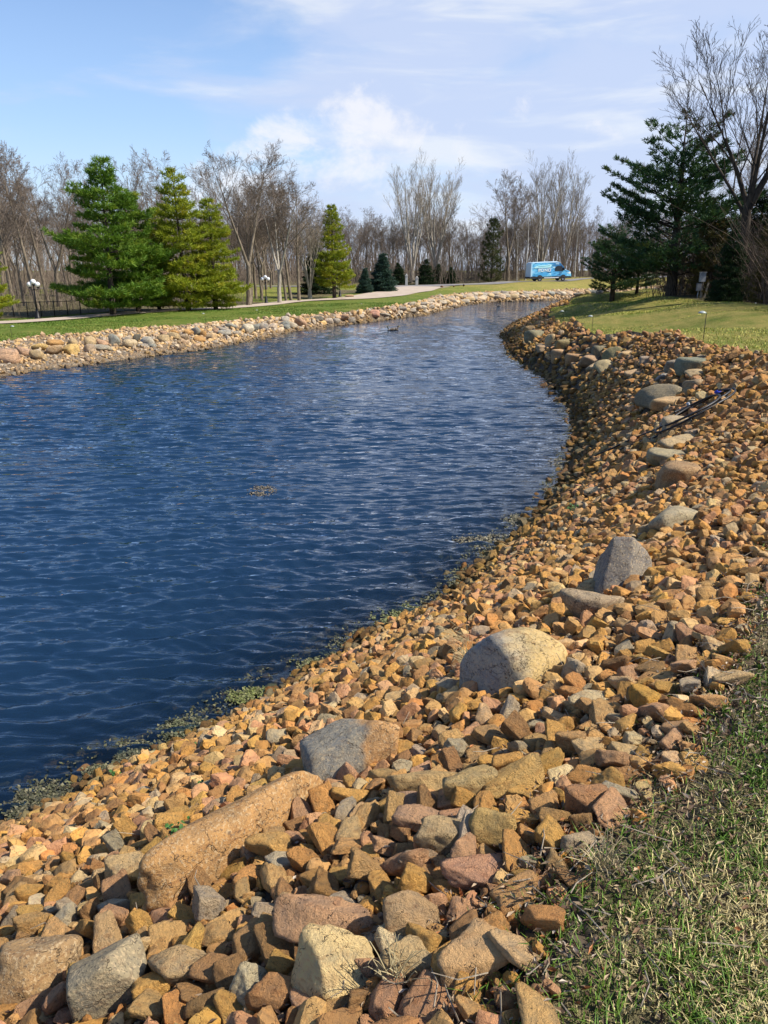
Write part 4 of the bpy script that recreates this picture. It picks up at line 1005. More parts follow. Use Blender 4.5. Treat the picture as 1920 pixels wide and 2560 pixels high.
def conifer(seed, H, halfw, first=.08, whorl=.42, arms=6, droop=.0, rise=.25, tuft=.30, wd=.045, per=11, step=.20, prof=None, leaders=1, gap=.12, side=.5, spread=.7, flatz=.5):
    rs_ = random.Random(seed); T = Tubes(); Cs, Ds, Ls = [], [], []
    n = 10; lx, ly = rs_.gauss(0, .02), rs_.gauss(0, .02)
    stems = []
    for s_ in range(leaders):
        off = (0, 0) if s_ == 0 else (rs_.uniform(-.35, .35), rs_.uniform(-.2, .2)); hh_ = H * (1 if s_ == 0 else .86)
        P = np.array([[off[0] * min(1, f * 6) + off[0] * 1.2 * f + lx * f * H, off[1] + ly * f * H, -.2 + f * (hh_ + .2)] for f in np.linspace(0, 1, n)])
        T.add(P, np.linspace(.022 * H, .012, n), 7); stems.append((P, hh_))
    for P, hh_ in stems:
        z = first * hh_
        while z < hh_ * .985:
            wr = rs_.uniform(.80, 1.16); f = z / hh_; ph = rs_.uniform(0, 6.28)
            for k in range(arms if f < .9 else 4):
                if rs_.random() < gap: continue
                a = ph + 6.283 * k / arms + rs_.uniform(-.35, .35)
                L = halfw * wr * (prof(f) if prof else (1 - f) ** .75 * (.55 + .45 * min(1, f / .18))) * rs_.uniform(.68, 1.12)
                L = max(L, .22)
                q = f * (n - 1); i = min(int(q), n - 2); p0 = P[i] + (P[i + 1] - P[i]) * (q - i)
                up_ = rise * (.5 + 1.3 * f) + rs_.gauss(0, .08); m = 6
                ss = np.linspace(0, 1, m)
                B = np.stack([p0[0] + math.cos(a) * L * ss, p0[1] + math.sin(a) * L * ss, p0[2] + L * (up_ * ss - droop * ss ** 2 + .12 * ss ** 3)], -1)
                T.add(B, np.linspace(max(.012, .016 * L), .006, m), 4)
                nt = max(2, int(L / step))
                dirb = norm(B[-1] - B[0])
                lat = np.array([-math.sin(a), math.cos(a), 0])
                for j in range(nt):
                    s0 = .28 + .72 * (j + rs_.random()) / nt if L > .8 else (j + 1) / nt
                    c0 = np.array([np.interp(s0, ss, B[:, d_]) for d_ in range(3)])
                    Cs.append(c0 + np.array([0, 0, rs_.uniform(-.02, .08)])); Ds.append(dirb * .8 + np.array([0, 0, .45])); Ls.append(tuft)
                    wl = side * L * (1.05 - s0) + .10
                    for sg in (-1, 1):
                        ns = max(1, int(wl / (step * 1.15)))
                        for e in range(ns):
                            u_ = (e + rs_.uniform(.5, 1)) / ns
                            c1 = c0 + lat * sg * wl * u_ + dirb * wl * u_ * .55 + np.array([0, 0, rs_.gauss(.02, .06)])
                            Cs.append(c1); Ds.append(lat * sg * .6 + dirb * .5 + np.array([0, 0, flatz])); Ls.append(tuft * rs_.uniform(.8, 1.1))
            z += whorl * rs_.uniform(.75, 1.25) * (1 if f < .8 else .7)
    V, F, c_ = tufts(np.array(Cs), np.array(Ds), np.array(Ls), wd, per, seed, spread)
    return T.arrays(), (V, F, c_)
m_ol = needle_mat('olive_conifer_needles', (.03, .042, .014), (.07, .085, .022), (.10, .085, .025))
CON = {}
def con_proto(key, mat, tmat, **kw):
    (tv, tf), (V, F, c_) = conifer(**kw)
    CON[key] = (mesh_np('trunk', tv, tf, tmat, smooth=True), mesh_np('needles', V, F, mat, c_), kw['H']); print(key, len(F))
pinep = lambda f: (1 - f) ** .62 * (.62 + .38 * min(1, f / .22)) * (1.15 if int(f * 8) % 2 else .86)
con_proto('wp0', m_wp, m_darkb, seed=1, H=10, halfw=3.6, first=.07, whorl=.56, arms=7, rise=.14, tuft=.35, per=12, step=.26, gap=.13, prof=pinep, spread=.62)
con_proto('wp1', m_yp, m_darkb, seed=2, H=10, halfw=3.2, first=.05, whorl=.56, arms=7, rise=.16, tuft=.35, per=12, step=.27, prof=pinep, spread=.62, gap=.16)
con_proto('wp2', m_yp, m_darkb, seed=3, H=10, halfw=2.7, first=.14, whorl=.44, arms=6, rise=.18, tuft=.30, per=12, step=.25, prof=lambda f: (1 - f) ** .8 * (.75 + .25 * min(1, f / .2)), spread=.62)
con_proto('dp', m_dp, m_darkb, seed=4, H=10, halfw=4.3, first=.15, whorl=.62, arms=6, rise=.38, tuft=.27, per=14, step=.30, leaders=2, gap=.45, side=.40, spread=.55,
          prof=lambda f: (1 - f) ** .48 * (.85 + .15 * min(1, f / .2)))
con_proto('bs', m_bs, m_darkb, seed=5, H=5, halfw=1.45, first=.01, whorl=.24, arms=9, rise=.02, droop=.05, tuft=.17, wd=.05, per=9, step=.14, gap=.03, prof=lambda f: (1 - f) ** .85, side=.4)
con_proto('ds', m_ds, m_darkb, seed=6, H=6, halfw=2.0, first=.01, whorl=.30, arms=8, rise=.08, droop=.08, tuft=.22, wd=.05, per=9, step=.19, gap=.06, prof=lambda f: (1 - f) ** .8, side=.4)
con_proto('ce', m_ce, m_darkb, seed=7, H=6, halfw=1.7, first=.02, whorl=.36, arms=7, rise=.5, tuft=.26, wd=.04, per=9, step=.25, gap=.2, prof=lambda f: (1 - f) ** .5 * .9, side=.45)
def place_con(key, px, y, top, label, group=None, x=None, wide=1.0, rz=None, name='pine_tree', cat='tree', mat=None, rs=random.Random(77)):
    z = 1.0
    for _ in range(2):
        x_ = xat(px, y, z) if x is None else x; z = h1(x_, y)
    tm_, nm, H0 = CON[key]; s_ = (zat(top, y) - z) / H0
    o = thing(name, label, cat, (x_, y, z), rs.uniform(0, 6.28) if rz is None else rz, group); o.scale = (s_ * wide, s_ * wide, s_)
    put('trunk', tm_, o)
    if mat:
        nm2 = bpy.data.meshes.get(nm.name + mat.name) or nm.copy(); nm2.name = nm.name + mat.name; nm2.materials[0] = mat; nm = nm2
    put('needles', nm, o); return o
TP = 'tall pines along the path'
place_con('wp0', 283, 57.5, 392, 'tallest deep green pine, left of the tall pine group', TP, wide=1.05, rz=.6)
place_con('wp0', 348, 61, 468, 'green pine growing against the right flank of the tallest one', TP, wide=1.15, rz=2.4)
place_con('wp1', 398, 65, 520, 'lower thin yellow-green pine in the gap of the pine group', TP, wide=1.0, rz=1.1)
place_con('wp1', 472, 63, 424, 'tall yellow-green pine, second highest of the pine group', TP, wide=1.02, rz=4.0)
place_con('wp1', 540, 65.5, 500, 'spreading yellow-green pine at the right end of the pine group', TP, wide=1.12, rz=5.1)
place_con('wp1', -38, 53, 560, 'yellow-green pine cut by the left edge of the photo', TP, wide=1.15, rz=.3)
place_con('wp2', 836, 89, 508, 'lone bright yellow-green white pine beside the path bend', 'conifers by the path bend', wide=1.12, rz=.8)
place_con('ds', 792, 97, 600, 'dark conifer half hidden behind the lone white pine', 'conifers by the path bend', name='spruce_tree', wide=1.1)
place_con('bs', 911, 97, 670, 'small rounded blue spruce between two garden rocks', 'conifers by the path bend', name='spruce_tree', wide=1.35)
place_con('bs', 955, 101, 634, 'large cone-shaped blue spruce at the path bend', 'conifers by the path bend', name='spruce_tree', wide=1.55)
for i, (px, y, top, w_, lb) in enumerate([(998, 124, 658, 1.1, 'dark spruce left of the white gate pillar'), (1062, 125, 648, 1.1, 'dark spruce right of the white gate pillars'), (1095, 127, 660, 1.1, 'dark spruce, second right of the gate pillars'),
        (1128, 127, 668, 1.1, 'low dark spruce midway along the road'), (1228, 130, 548, .62, 'tallest dark spruce of the far wood'),]):
    place_con('ce' if top < 605 else 'ds', px, y, top, lb.replace('white van', 'blue van'), 'dark spruces across the road', name='spruce_tree', wide=w_ * 1.4, mat=m_ds if top > 605 else m_ol)
place_con('dp', 1674, 45, 290, 'big dark twin-stemmed pine on the right lawn', 'dark pines on the right', rz=.9, wide=1.3)
place_con('dp', 1528, 57, 560, 'lower dark pine left of the big twin-stemmed one', 'dark pines on the right', rz=2.0, wide=1.3)
place_con('dp', 1592, 58, 600, 'dark pine tucked behind the left side of the big one', 'dark pines on the right', rz=3.4, wide=1.5)
place_con('ce', 1770, 43, 540, 'bronze-green cedar behind the utility box', 'cedars of the right thicket', name='cedar_tree', wide=1.2)
place_con('ce', 1735, 49, 500, 'bronze-green cedar between the big pine and the utility box', 'cedars of the right thicket', name='cedar_tree', wide=1.2)
place_con('ds', 1818, 38, 560, 'dark evergreen right of the utility box', 'cedars of the right thicket', name='cedar_tree', wide=.9)
place_con('ds', 1880, 44, 480, 'dark evergreen deep in the thicket at the right edge', 'cedars of the right thicket', name='cedar_tree', wide=1.1)
place_con('ce', 1905, 33, 560, 'bronzed cedar at the right edge of the thicket', 'cedars of the right thicket', name='cedar_tree', wide=1.0)
for x, y, hh_ in ((21, 24, 9), (25, 30, 11), (24, 18, 9), (28, 46, 11)):
    place_con('ds', 0, y, 1280 - FPX * math.tan(math.atan((hh_ - 1.5) / y) + PITCH), 'dark evergreen in the wood beyond the right edge', 'cedars of the right thicket', name='cedar_tree', x=x, wide=1.2)
# ================================================================ THINGS
def flat(name, col, rough=.5, metal=0.0, spec=.5, var=0.0, nscale=8.0):
    m, t, b = material(name)
    if var:
        n = t.noise(t.coord(), nscale, 4, .6); c2 = tuple(c_ * (1 - var) for c_ in col)
        t.put(b.inputs['Base Color'], t.mix(t.ramp(n, .35, .65), tuple(col), c2))
    else: b.inputs['Base Color'].default_value = (*col, 1)
    b.inputs['Roughness'].default_value = rough; b.inputs['Metallic'].default_value = metal; b.inputs['Specular IOR Level'].default_value = spec
    return m
m_black = flat('black_painted_iron', (.012, .012, .013), .45, var=.3)
m_globe = flat('white_glass_globe', (.86, .86, .85), .25)
m_grey = flat('weathered_grey_metal', (.36, .38, .41), .5, .2, var=.2)
m_dgrey = flat('dark_grey_plastic', (.16, .17, .19), .5, var=.2)
m_wood = flat('weathered_timber', (.34, .29, .22), .85, var=.35, nscale=14)
m_rubber = flat('black_rubber', (.014, .014, .015), .5, var=.2)
m_bronze = flat('dark_bronze_metal', (.045, .042, .035), .45, .3, var=.2)
m_hood = flat('pale_verdigris_metal', (.42, .46, .42), .5, .2, var=.2)

# ---- three-globe lamp posts
def lamp(px, py, label, scale=1.0, proto=[None]):
    g_ = hit(px, py, 40, 130)
    if proto[0] is None:
        t_ = thing('lamp_post', label, 'lamp post', g_, 0, 'three-globe lamp posts along the path')
        Geo().lathe([(0.0, -.1), (.20, -.1), (.20, .10), (.15, .16), (.14, .42), (.10, .50), (.085, .62), (.055, .68)], 12).build('base', m_black, t_, True)
        Geo().tube([(0, 0, .6), (0, 0, 1.3), (0, 0, 2.15)], [.055, .048, .042], 10).lathe([(.045, 1.9), (.075, 1.93), (.075, 1.98), (.045, 2.0)], 10).build('pole', m_black, t_, True)
        for s_ in (-1, 1):
            Geo().tube([(0, 0, 1.93), (s_ * .13, 0, 1.90), (s_ * .25, 0, 1.95), (s_ * .27, 0, 2.06)], .022, 6).lathe([(.02, 2.03), (.09, 2.08), (.07, 2.13)], 10, (s_ * .27, 0, 0)).build('arm', m_black, t_, True)
        Geo().lathe([(.042, 2.15), (.09, 2.24), (.07, 2.30)], 10).build('finial_cup', m_black, t_, True)
        sph = mesh_np('globe', ICO[3][0] * .175, ICO[3][1], m_globe, smooth=True)
        for x, z in ((-.27, 2.28), (.27, 2.28), (0, 2.46)): put('globe', sph, t_, (x, 0, z))
        proto[0] = t_; o = t_
    else: o = dup(proto[0], g_, 0, 1, label)
    return o
lamp(95, 797, 'black lamp post with three white globes at the far left by the fence')
lamp(666, 759, 'black lamp post with three white globes among the bare trunks')
lamp(850, 742, 'black lamp post with its globes hidden in the lone white pine')

# ---- black fence behind the path
f0, f1 = at_y(-70, 800, 54.5), at_y(203, 792, 58.0)
n_ = 9; ft = thing('mesh_fence', 'low black wire-mesh fence behind the left lamp', 'fence', (0, 0, 0))
pts = []
for i in range(n_):
    f = i / (n_ - 1); x = f0[0] + (f1[0] - f0[0]) * f; y = f0[1] + (f1[1] - f0[1]) * f; z = h1(x, y); pts.append((x, y, z))
    Geo().tube([(x, y, z - .1), (x, y, z + 1.08)], .032, 6).build('post', m_black, ft, True)
Geo().tube([(x, y, z + 1.02) for x, y, z in pts], .024, 5).build('top_rail', m_black, ft, True)
gm = Geo()
for (xa, ya, za), (xb, yb, zb) in zip(pts[:-1], pts[1:]):
    A_, B_ = np.array([xa, ya, za]), np.array([xb, yb, zb])
    for s_ in np.arange(-.5, 1.0, .085):
        for sg in (1, -1):
            a0, a1 = s_, s_ + .5
            if sg < 0: a0, a1 = a1, a0
            lo, hi_ = 0.04, 1.0
            u0, u1 = a0, a1; z0_, z1_ = lo, hi_
            # clip the diagonal wire to the bay
            def cl(u0, z0_, u1, z1_):
                if u0 == u1: return None
                for lim in (0, 1):
                    pass
                t0, t1 = 0., 1.
                du = u1 - u0
                ta, tb = sorted(((0 - u0) / du, (1 - u0) / du)); t0, t1 = max(t0, ta), min(t1, tb)
                if t0 >= t1: return None
                return u0 + du * t0, z0_ + (z1_ - z0_) * t0, u0 + du * t1, z0_ + (z1_ - z0_) * t1
            r_ = cl(u0, z0_, u1, z1_)
            if r_: gm.tube([A_ + (B_ - A_) * r_[0] + np.array([0, 0, r_[1]]), A_ + (B_ - A_) * r_[2] + np.array([0, 0, r_[3]])], .005, 3, cap=False)
o = gm.build('wire_mesh', m_black, ft); o['kind'] = 'stuff'

# ---- path lights
PL = []
def path_light(px, py, htpx, label, face=-1):
    g_ = hit(px, py); H = htpx * depth_of(g_) / FPX
    if not PL:
        t_ = thing('path_light', label, 'path light', (0, 0, 0), 0, 'path lights at the lawn edges')
        Geo().tube([(0, 0, -.12), (0, 0, .5), (0, 0, .93), (-.02, 0, .975), (-.06, 0, .99), (-.12, 0, .985)], [.011, .011, .011, .011, .010, .009], 7).build('stem', m_bronze, t_, True)
        Geo().lathe([(.0, 1.0), (.05, .995), (.10, .965), (.135, .93), (.125, .925), (.05, .96), (0, .965)], 14, (-.14, 0, .02)).build('hood', m_hood, t_, True)
        PL.append(t_); o = t_
    else: o = dup(PL[0], g_, 0, 1, label)
    o.location = g_; o.scale = (H * (1 if face < 0 else -1), H, H); return o
path_light(1757, 858, 76, 'path light standing alone nearest on the right lawn edge')
path_light(1479, 839, 46, 'thin path light in the middle of the three on the right lawn edge')
path_light(1408, 816, 38, 'thin path light farthest of the three on the right lawn edge')
path_light(31, 852, 36, 'path light on the far lawn edge at the left of the photo', 1)
path_light(514, 812, 28, 'path light on the far lawn edge below the tall pines')
path_light(646, 797, 22, 'path light on the far lawn edge below the second lamp')
path_light(906, 776, 16, 'tiny path light on the far lawn edge below the blue spruces')
path_light(1889, 776, 18, 'small path light in front of the dark thicket')

# ---- utility boxes on posts
g_ = hit(1752, 744); k = depth_of(g_) / FPX
ut = thing('utility_box', 'grey electrical boxes on a timber post at the edge of the thicket', 'utility box', g_)
Geo().box((-.05, -.05, -.2), (.05, .05, 1.25)).build('post', m_wood, ut)
bevel(Geo().box((-.24, -.22, .80), (.06, -.055, 1.27)).build('upper_box', m_grey, ut), .015)
bevel(Geo().box((-.27, -.25, 1.272), (.09, -.04, 1.30)).build('lid', m_grey, ut), .006)
bevel(Geo().box((-.34, -.20, .34), (-.10, -.052, .74)).build('lower_box', m_dgrey, ut), .015)
Geo().tube([(-.22, -.12, -.1), (-.24, -.12, .1), (-.22, -.12, .36)], .022, 6).build('conduit', m_grey, ut, True)
Geo().tube([(-.10, -.12, .5), (-.02, -.14, .62), (-.06, -.13, .80)], .018, 6).build('cable', m_rubber, ut, True)
pl_ = Geo().box((-.045, -.02, -.15), (.045, .02, .80)).build('brace_plank', m_wood, ut, loc=(.16, -.06, 0), rot=(0, math.radians(10), 0))

# ---- hose coil with its line to the water
def ground_pts(L, lift=.10):
    out = []
    for px, py in L:
        g_ = hit(px, py); out.append((g_[0], g_[1], g_[2] + lift))
    return np.array(out)
def smooth_line(P, n=60):
    P = np.array(P, float); s_ = np.concatenate(([0], np.cumsum(np.linalg.norm(np.diff(P, axis=0), axis=1)))); u_ = np.linspace(0, s_[-1], n)
    Q = np.stack([np.interp(u_, s_, P[:, k]) for k in range(3)], -1)
    for _ in range(3): Q[1:-1] = .25 * Q[:-2] + .5 * Q[1:-1] + .25 * Q[2:]
    return Q
hc = hit(1735, 1050)
ht = thing('pump_hose', 'black coiled hose lying on the boulders with a line running down to the water', 'hose', hc)
hl = np.array(hc)
for j, (a, b_, ox, oy, ph) in enumerate([(.62, .30, .0, .0, 0), (.52, .24, .06, .05, .6), (.44, .30, -.1, -.04, 1.7)]):
    an = np.linspace(0, 6.283, 50)
    P = np.stack([ox + a * np.cos(an + ph), oy + b_ * 1.6 * np.sin(an + ph) + .3 * a * np.cos(an + ph), .0 * an], -1)
    zz = height(P[:, :2] + hl[:2]) - hl[2] + .15 + .03 * j + .03 * np.sin(an * 3)
    P[:, 2] = np.convolve(np.pad(zz, 6, mode='edge'), np.ones(13) / 13, 'valid')
    Geo().tube(P, .017, 6, cap=False).build('coil', m_rubber, ht, True)
P = smooth_line(ground_pts([(1690, 1070), (1650, 1088), (1600, 1105), (1560, 1122), (1530, 1135), (1500, 1150), (1470, 1162)], .11)); Geo().tube(P - hl, .016, 6).build('hose_line', m_rubber, ht, True)
P = smooth_line(ground_pts([(1672, 1082), (1640, 1108), (1590, 1122), (1545, 1140), (1505, 1158), (1480, 1168)], .10)); Geo().tube(P - hl, .014, 6).build('hose_line', m_rubber, ht, True)
g2 = ground_pts([(1786, 1010)], .16)[0] - hl
Geo().tube([g2, g2 + (.05, .03, .01), g2 + (.11, .05, 0)], .035, 8).build('connector', flat('blue_plastic', (.02, .04, .42), .4), ht, True)
g3 = ground_pts([(1719, 1045)], .19)[0] - hl
Geo().tube([g3 + (-.03, 0, .05), g3, g3 + (.03, -.06, -.03)], .028, 8).build('fitting', m_grey, ht, True)

# ---- ducks
m_dbrown = flat('brown_duck_feathers', (.10, .075, .05), .8, var=.4, nscale=20); m_dhead = flat('dark_green_duck_head', (.012, .03, .02), .4); m_bill = flat('duck_bill', (.35, .28, .07), .5)
m_dgreyf = flat('grey_duck_flank', (.22, .20, .18), .8, var=.3, nscale=20)
def duck(px, py, label, rz, male=True):
    x, y, _ = px2w(px, py, 0); t_ = thing('duck', label, 'duck', (x, y, 0), rz, 'ducks swimming on the pond')
    V = ICO[3][0].copy(); tl = np.clip(-V[:, 0] - .35, 0, 1)
    B = np.column_stack([V[:, 0] * .25 * (1 + .25 * (V[:, 0] < 0)), V[:, 1] * .115 * (1 - .5 * tl), V[:, 2] * .095 + .055 + .16 * tl ** 1.3 - .02 * np.clip(V[:, 0], 0, 1)])
    put('body', mesh_np('body', B, ICO[3][1], m_dgreyf if male else m_dbrown, smooth=True), t_)
    Geo().tube([(.14, 0, .08), (.19, 0, .15), (.205, 0, .22), (.215, 0, .25)], [.07, .048, .04, .042], 10).build('neck', m_dhead if male else m_dbrown, t_, True)
    put('head', mesh_np('head', ICO[2][0] * np.array([.065, .046, .05]), ICO[2][1], m_dhead if male else m_dbrown, smooth=True), t_, (.225, 0, .265))
    Geo().tube([(.27, 0, .262), (.31, 0, .25), (.345, 0, .248)], [.022, .018, .012], 8).build('bill', m_bill, t_, True)
    for s_ in (-1, 1):
        put('wing', mesh_np('wing', ICO[2][0] * np.array([.17, .022, .065]), ICO[2][1], m_dbrown, smooth=True), t_, (-.05, s_ * .105, .09), (0, .12, 0))
    put('tail', mesh_np('tail', ICO[1][0] * np.array([.08, .05, .02]), ICO[1][1], m_dbrown, smooth=True), t_, (-.29, 0, .15), (0, .5, 0))
duck(977, 827, 'duck swimming in mid-pond, left one of the pair', math.radians(200))
duck(987.5, 826, 'duck swimming in mid-pond, right one of the pair', math.radians(15), False)
duck(1247, 766, 'lone duck swimming near the far stone row', math.radians(30))

# ---- garden stones, road-side stones
def rock_thing(px, py, w_, h_, col, label, kind, seed, group, cat='rock', name='garden_rock', yy=None):
    g_ = hit(px, py); k = depth_of(g_) / FPX
    o = put(name, boulder_mesh('far', seed), None, (g_[0], g_[1], g_[2] + h_ * k * .35), (0, 0, seed), (w_ * k * .56, w_ * k * .4, h_ * k * .56))
    o.color = (*col, 1); tag(o, label, cat, group)
rock_thing(897, 724, 12, 11, (.42, .39, .33), 'pale grey rock left of the small blue spruce', 'far', 41, 'garden rocks in the mulch bed')
rock_thing(934, 724, 15, 18, (.48, .33, .15), 'tan block of rock between the two blue spruces', 'far', 43, 'garden rocks in the mulch bed')
rock_thing(872, 743, 24, 8, (.38, .28, .18), 'flat brown edging rock right of the white pine', 'far', 44, 'garden rocks in the mulch bed')
rock_thing(1105, 719.5, 10, 6, (.13, .07, .035), 'rusty brown stone on the verge, leftmost and widest of three', 'far', 45, 'brown stones on the road verge', 'stone', 'verge_stone')
rock_thing(1135, 718, 5, 5, (.12, .07, .04), 'small brown stone on the verge, middle of three', 'far', 46, 'brown stones on the road verge', 'stone', 'verge_stone')
rock_thing(1160, 715.5, 5, 6, (.10, .06, .04), 'brown stone on the verge, rightmost of three', 'far', 47, 'brown stones on the road verge', 'stone', 'verge_stone')

# ---- white gate pillars
m_white = flat('white_painted_stone', (.62, .60, .56), .7, var=.25)
def pillar(px, y, h_, w_, label):
    x = xat(px, y, 2.0); z = h1(x, y); t_ = thing('gate_pillar', label, 'pillar', (x, y, z), 0, 'white gate pillars by the road')
    bevel(Geo().box((-w_ / 2, -w_ / 2, -.1), (w_ / 2, w_ / 2, h_)).build('shaft', m_white, t_), .02)
    bevel(Geo().box((-w_ / 2 - .07, -w_ / 2 - .07, h_ + .002), (w_ / 2 + .07, w_ / 2 + .07, h_ + .1)).build('cap', m_white, t_), .02)
    put('finial', mesh_np('finial', ICO[2][0] * .12, ICO[2][1], m_white, smooth=True), t_, (0, 0, h_ + .2))
pillar(1016, 122, 1.35, .36, 'slim white pillar left of the pair by the road')
pillar(1042, 123, .95, .42, 'lower white pillar, right of the pair by the road')
# ---- the blue van
def print_mat():
    m, t, b = material('blue_printed_wrap')
    p = t.coord(); sp = t.new('ShaderNodeSeparateXYZ'); t.put(sp.inputs[0], p)
    n = t.noise(t.mapping(p, (.55, .0, 1.3)), 1.0, 4, .6, dist=1.2); n2 = t.noise(t.mapping(p, (.8, 0, 2.2), (0, .3, 0), (3, 0, 1)), 1.2, 4, .55, dist=1.6)
    c = t.mix(t.ramp(n, .40, .62), (.06, .36, .70), (.20, .62, .88))
    c = t.mix(t.math('MULTIPLY', t.ramp(sp.outputs[2], 1.5, 2.3), t.ramp(sp.outputs[0], 2.4, 4.2)), c, (.015, .17, .42))
    c = t.mix(t.math('MULTIPLY', t.ramp(n2, .57, .63), .9), c, (.015, .11, .27))
    c = t.mix(t.math('MULTIPLY', t.ramp(n2, .43, .37), .85), c, (.62, .84, .92))
    c = t.mix(t.ramp(sp.outputs[0], .42, .02), c, (.55, .78, .92))
    c = t.mix(t.ramp(sp.outputs[2], 2.60, 2.70), c, (.55, .72, .86))
    t.put(b.inputs['Base Color'], c); b.inputs['Roughness'].default_value = .25; b.inputs['Coat Weight'].default_value = .4
    return m
m_wrap = print_mat(); m_glass = flat('dark_van_glass', (.012, .015, .02), .08); m_clad = flat('black_cladding', (.015, .015, .017), .6, var=.2)
m_tyre = flat('tyre_rubber', (.018, .018, .018), .8); m_rim = flat('grey_alloy', (.42, .42, .43), .35, .6); m_letter = flat('white_print', (.86, .88, .9), .4)
vx0 = xat(1320, 127.5, 2.3); vx1 = xat(1421, 129.2, 2.6)
vl = thing('van', 'blue high-roof van with printed sides and white lettering on the far road', 'van', (vx0, 127.7, h1(vx0, 127.7) + .05), math.atan2(129.2 - 127.7, vx1 - vx0))
vl.rotation_euler[1] = -math.atan2(h1(vx1, 129.2) - h1(vx0, 127.7), vx1 - vx0)
VL = math.hypot(vx1 - vx0, 1.5) / 6.68; vl.scale = (VL, VL, VL)
prof = [(.06, .42), (0, .62), (.0, 1.1), (.07, 2.45), (.16, 2.66), (.42, 2.74), (2.4, 2.80), (4.15, 2.80), (4.5, 2.74), (4.78, 2.58), (5.30, 2.08), (5.66, 1.66), (5.82, 1.54), (6.30, 1.36), (6.55, 1.18), (6.64, .92), (6.66, .52), (6.5, .36), (5.9, .34), (.5, .34)]
bmv = bmesh.new()
def inset(z): return .93 + .10 * (1 if z < 1.5 else max(0, 1 - ((z - 1.5) / 1.3) ** 2 * .9))
rows = [[bmv.verts.new((x, s_ * inset(z), z)) for x, z in prof] for s_ in (-1, 1)]
bmv.faces.new(rows[0][::-1]); bmv.faces.new(rows[1])
for i in range(len(prof)):
    j = (i + 1) % len(prof); bmv.faces.new((rows[0][i], rows[0][j], rows[1][j], rows[1][i]))
bmesh.ops.recalc_face_normals(bmv, faces=bmv.faces)
vm = bpy.data.meshes.new('body'); bmv.to_mesh(vm); bmv.free(); vm.materials.append(m_wrap)
bevel(put('body', vm, vl), .07, 3)
def side_poly(name, pts_, mat, out_=.012, parent=None, thick=.02, ys=-1):
    g2_ = Geo(); n = len(pts_)
    V = [(x, ys * (inset(z) + out_), z) for x, z in pts_] + [(x, ys * (inset(z) + out_ - thick), z) for x, z in pts_]
    me = bpy.data.meshes.new(name); me.from_pydata(V, [], [list(range(n)), list(range(2 * n - 1, n - 1, -1))] + [(i, i + n, (i + 1) % n + n, (i + 1) % n) for i in range(n)]); me.materials.append(mat)
    return put(name, me, parent or vl)
for ys in (-1, 1):
    side_poly('side_window', [(3.95, 1.42), (5.20, 1.36), (5.50, 1.58), (4.98, 2.10), (4.35, 2.16), (4.02, 1.98)], m_glass, ys=ys)
    side_poly('sill_cladding', [(.04, .36), (6.55, .36), (6.6, .62), (.02, .66)], m_clad, .016, ys=ys)
    side_poly('sill_stripe', [(2.2, .40), (4.6, .40), (4.6, .50), (2.2, .50)], m_letter, .024, ys=ys)
ws = Geo().add([(4.83, -.84, 2.56), (4.83, .84, 2.56), (5.71, .95, 1.66), (5.71, -.95, 1.66)], [(0, 1, 2, 3)]).build('windscreen', m_glass, vl, loc=(.02, 0, .02))
Geo().box((6.40, -.99, .34), (6.73, .99, .70)).build('front_bumper', m_clad, vl); Geo().box((-.08, -.96, .40), (.05, .96, .62)).build('rear_bumper', m_clad, vl)
for ys in (-1, 1):
    bevel(Geo().box((6.22, min(ys * .62, ys * 1.035), .98), (6.56, max(ys * .62, ys * 1.035), 1.24)).build('headlight', m_letter, vl), .03)
    bevel(Geo().box((5.28, min(ys * 1.06, ys * 1.30), 1.50), (5.45, max(ys * 1.06, ys * 1.30), 1.90)).build('mirror', m_clad, vl), .04)
def arch_pts(cx, r): return [(cx + r * math.cos(a), .36 + r * math.sin(a)) for a in np.linspace(0, math.pi, 13)]
for cx in (1.52, 5.32):
    for ys in (-1, 1):
        side_poly('wheel_arch', arch_pts(cx, .50), m_clad, .02, ys=ys)
        tyre = Geo(); ang = np.linspace(0, 6.283, 25)
        P = [(.20, -.11), (.33, -.12), (.37, -.09), (.37, .09), (.33, .12), (.20, .11)]
        tv_ = np.array([[(r_ * math.cos(a), w_, r_ * math.sin(a)) for r_, w_ in P] for a in ang[:-1]]).reshape(-1, 3); F = []
        for i in range(24):
            for j in range(5): F.append((i * 6 + j, i * 6 + j + 1, ((i + 1) % 24) * 6 + j + 1, ((i + 1) % 24) * 6 + j))
        wh = put('wheel', mesh_np('wheel', tv_, np.array(F), m_tyre, smooth=True), vl, (cx, ys * .97, .33))
        rm = Geo(); rm.lathe([(0, .07), (.06, .08), (.09, .03), (.17, .05), (.225, .10), (.225, -.1), (0, -.1)], 20); rm.build('rim', m_rim, wh, True, rot=(math.pi / 2 * (1 if ys < 0 else -1), 0, 0))
        Geo().lathe([(0, .085), (.07, .085), (.07, .05)], 12).build('hub_cap', m_clad, wh, rot=(math.pi / 2 * (1 if ys < 0 else -1), 0, 0))
side_poly('banner_print', [(.55, 2.02), (1.1, 2.22), (3.35, 2.38), (3.38, 2.14), (3.2, 2.02), (3.32, 1.92), (1.5, 1.9), (.62, 1.86)], flat('mint_print', (.45, .80, .86), .4), .018)
side_poly('banner_line', [(1.2, 2.05), (3.1, 2.16), (3.1, 2.24), (1.2, 2.13)], flat('teal_print', (.10, .38, .46), .4), .026)
tc = bpy.data.curves.new('lettering', 'FONT'); tc.body = 'POND'; tc.size = .62; tc.extrude = .008; tc.space_character = 1.1; tc.offset = .012
to = bpy.data.objects.new('lettering_curve', tc); C.objects.link(to); bpy.context.view_layer.update()
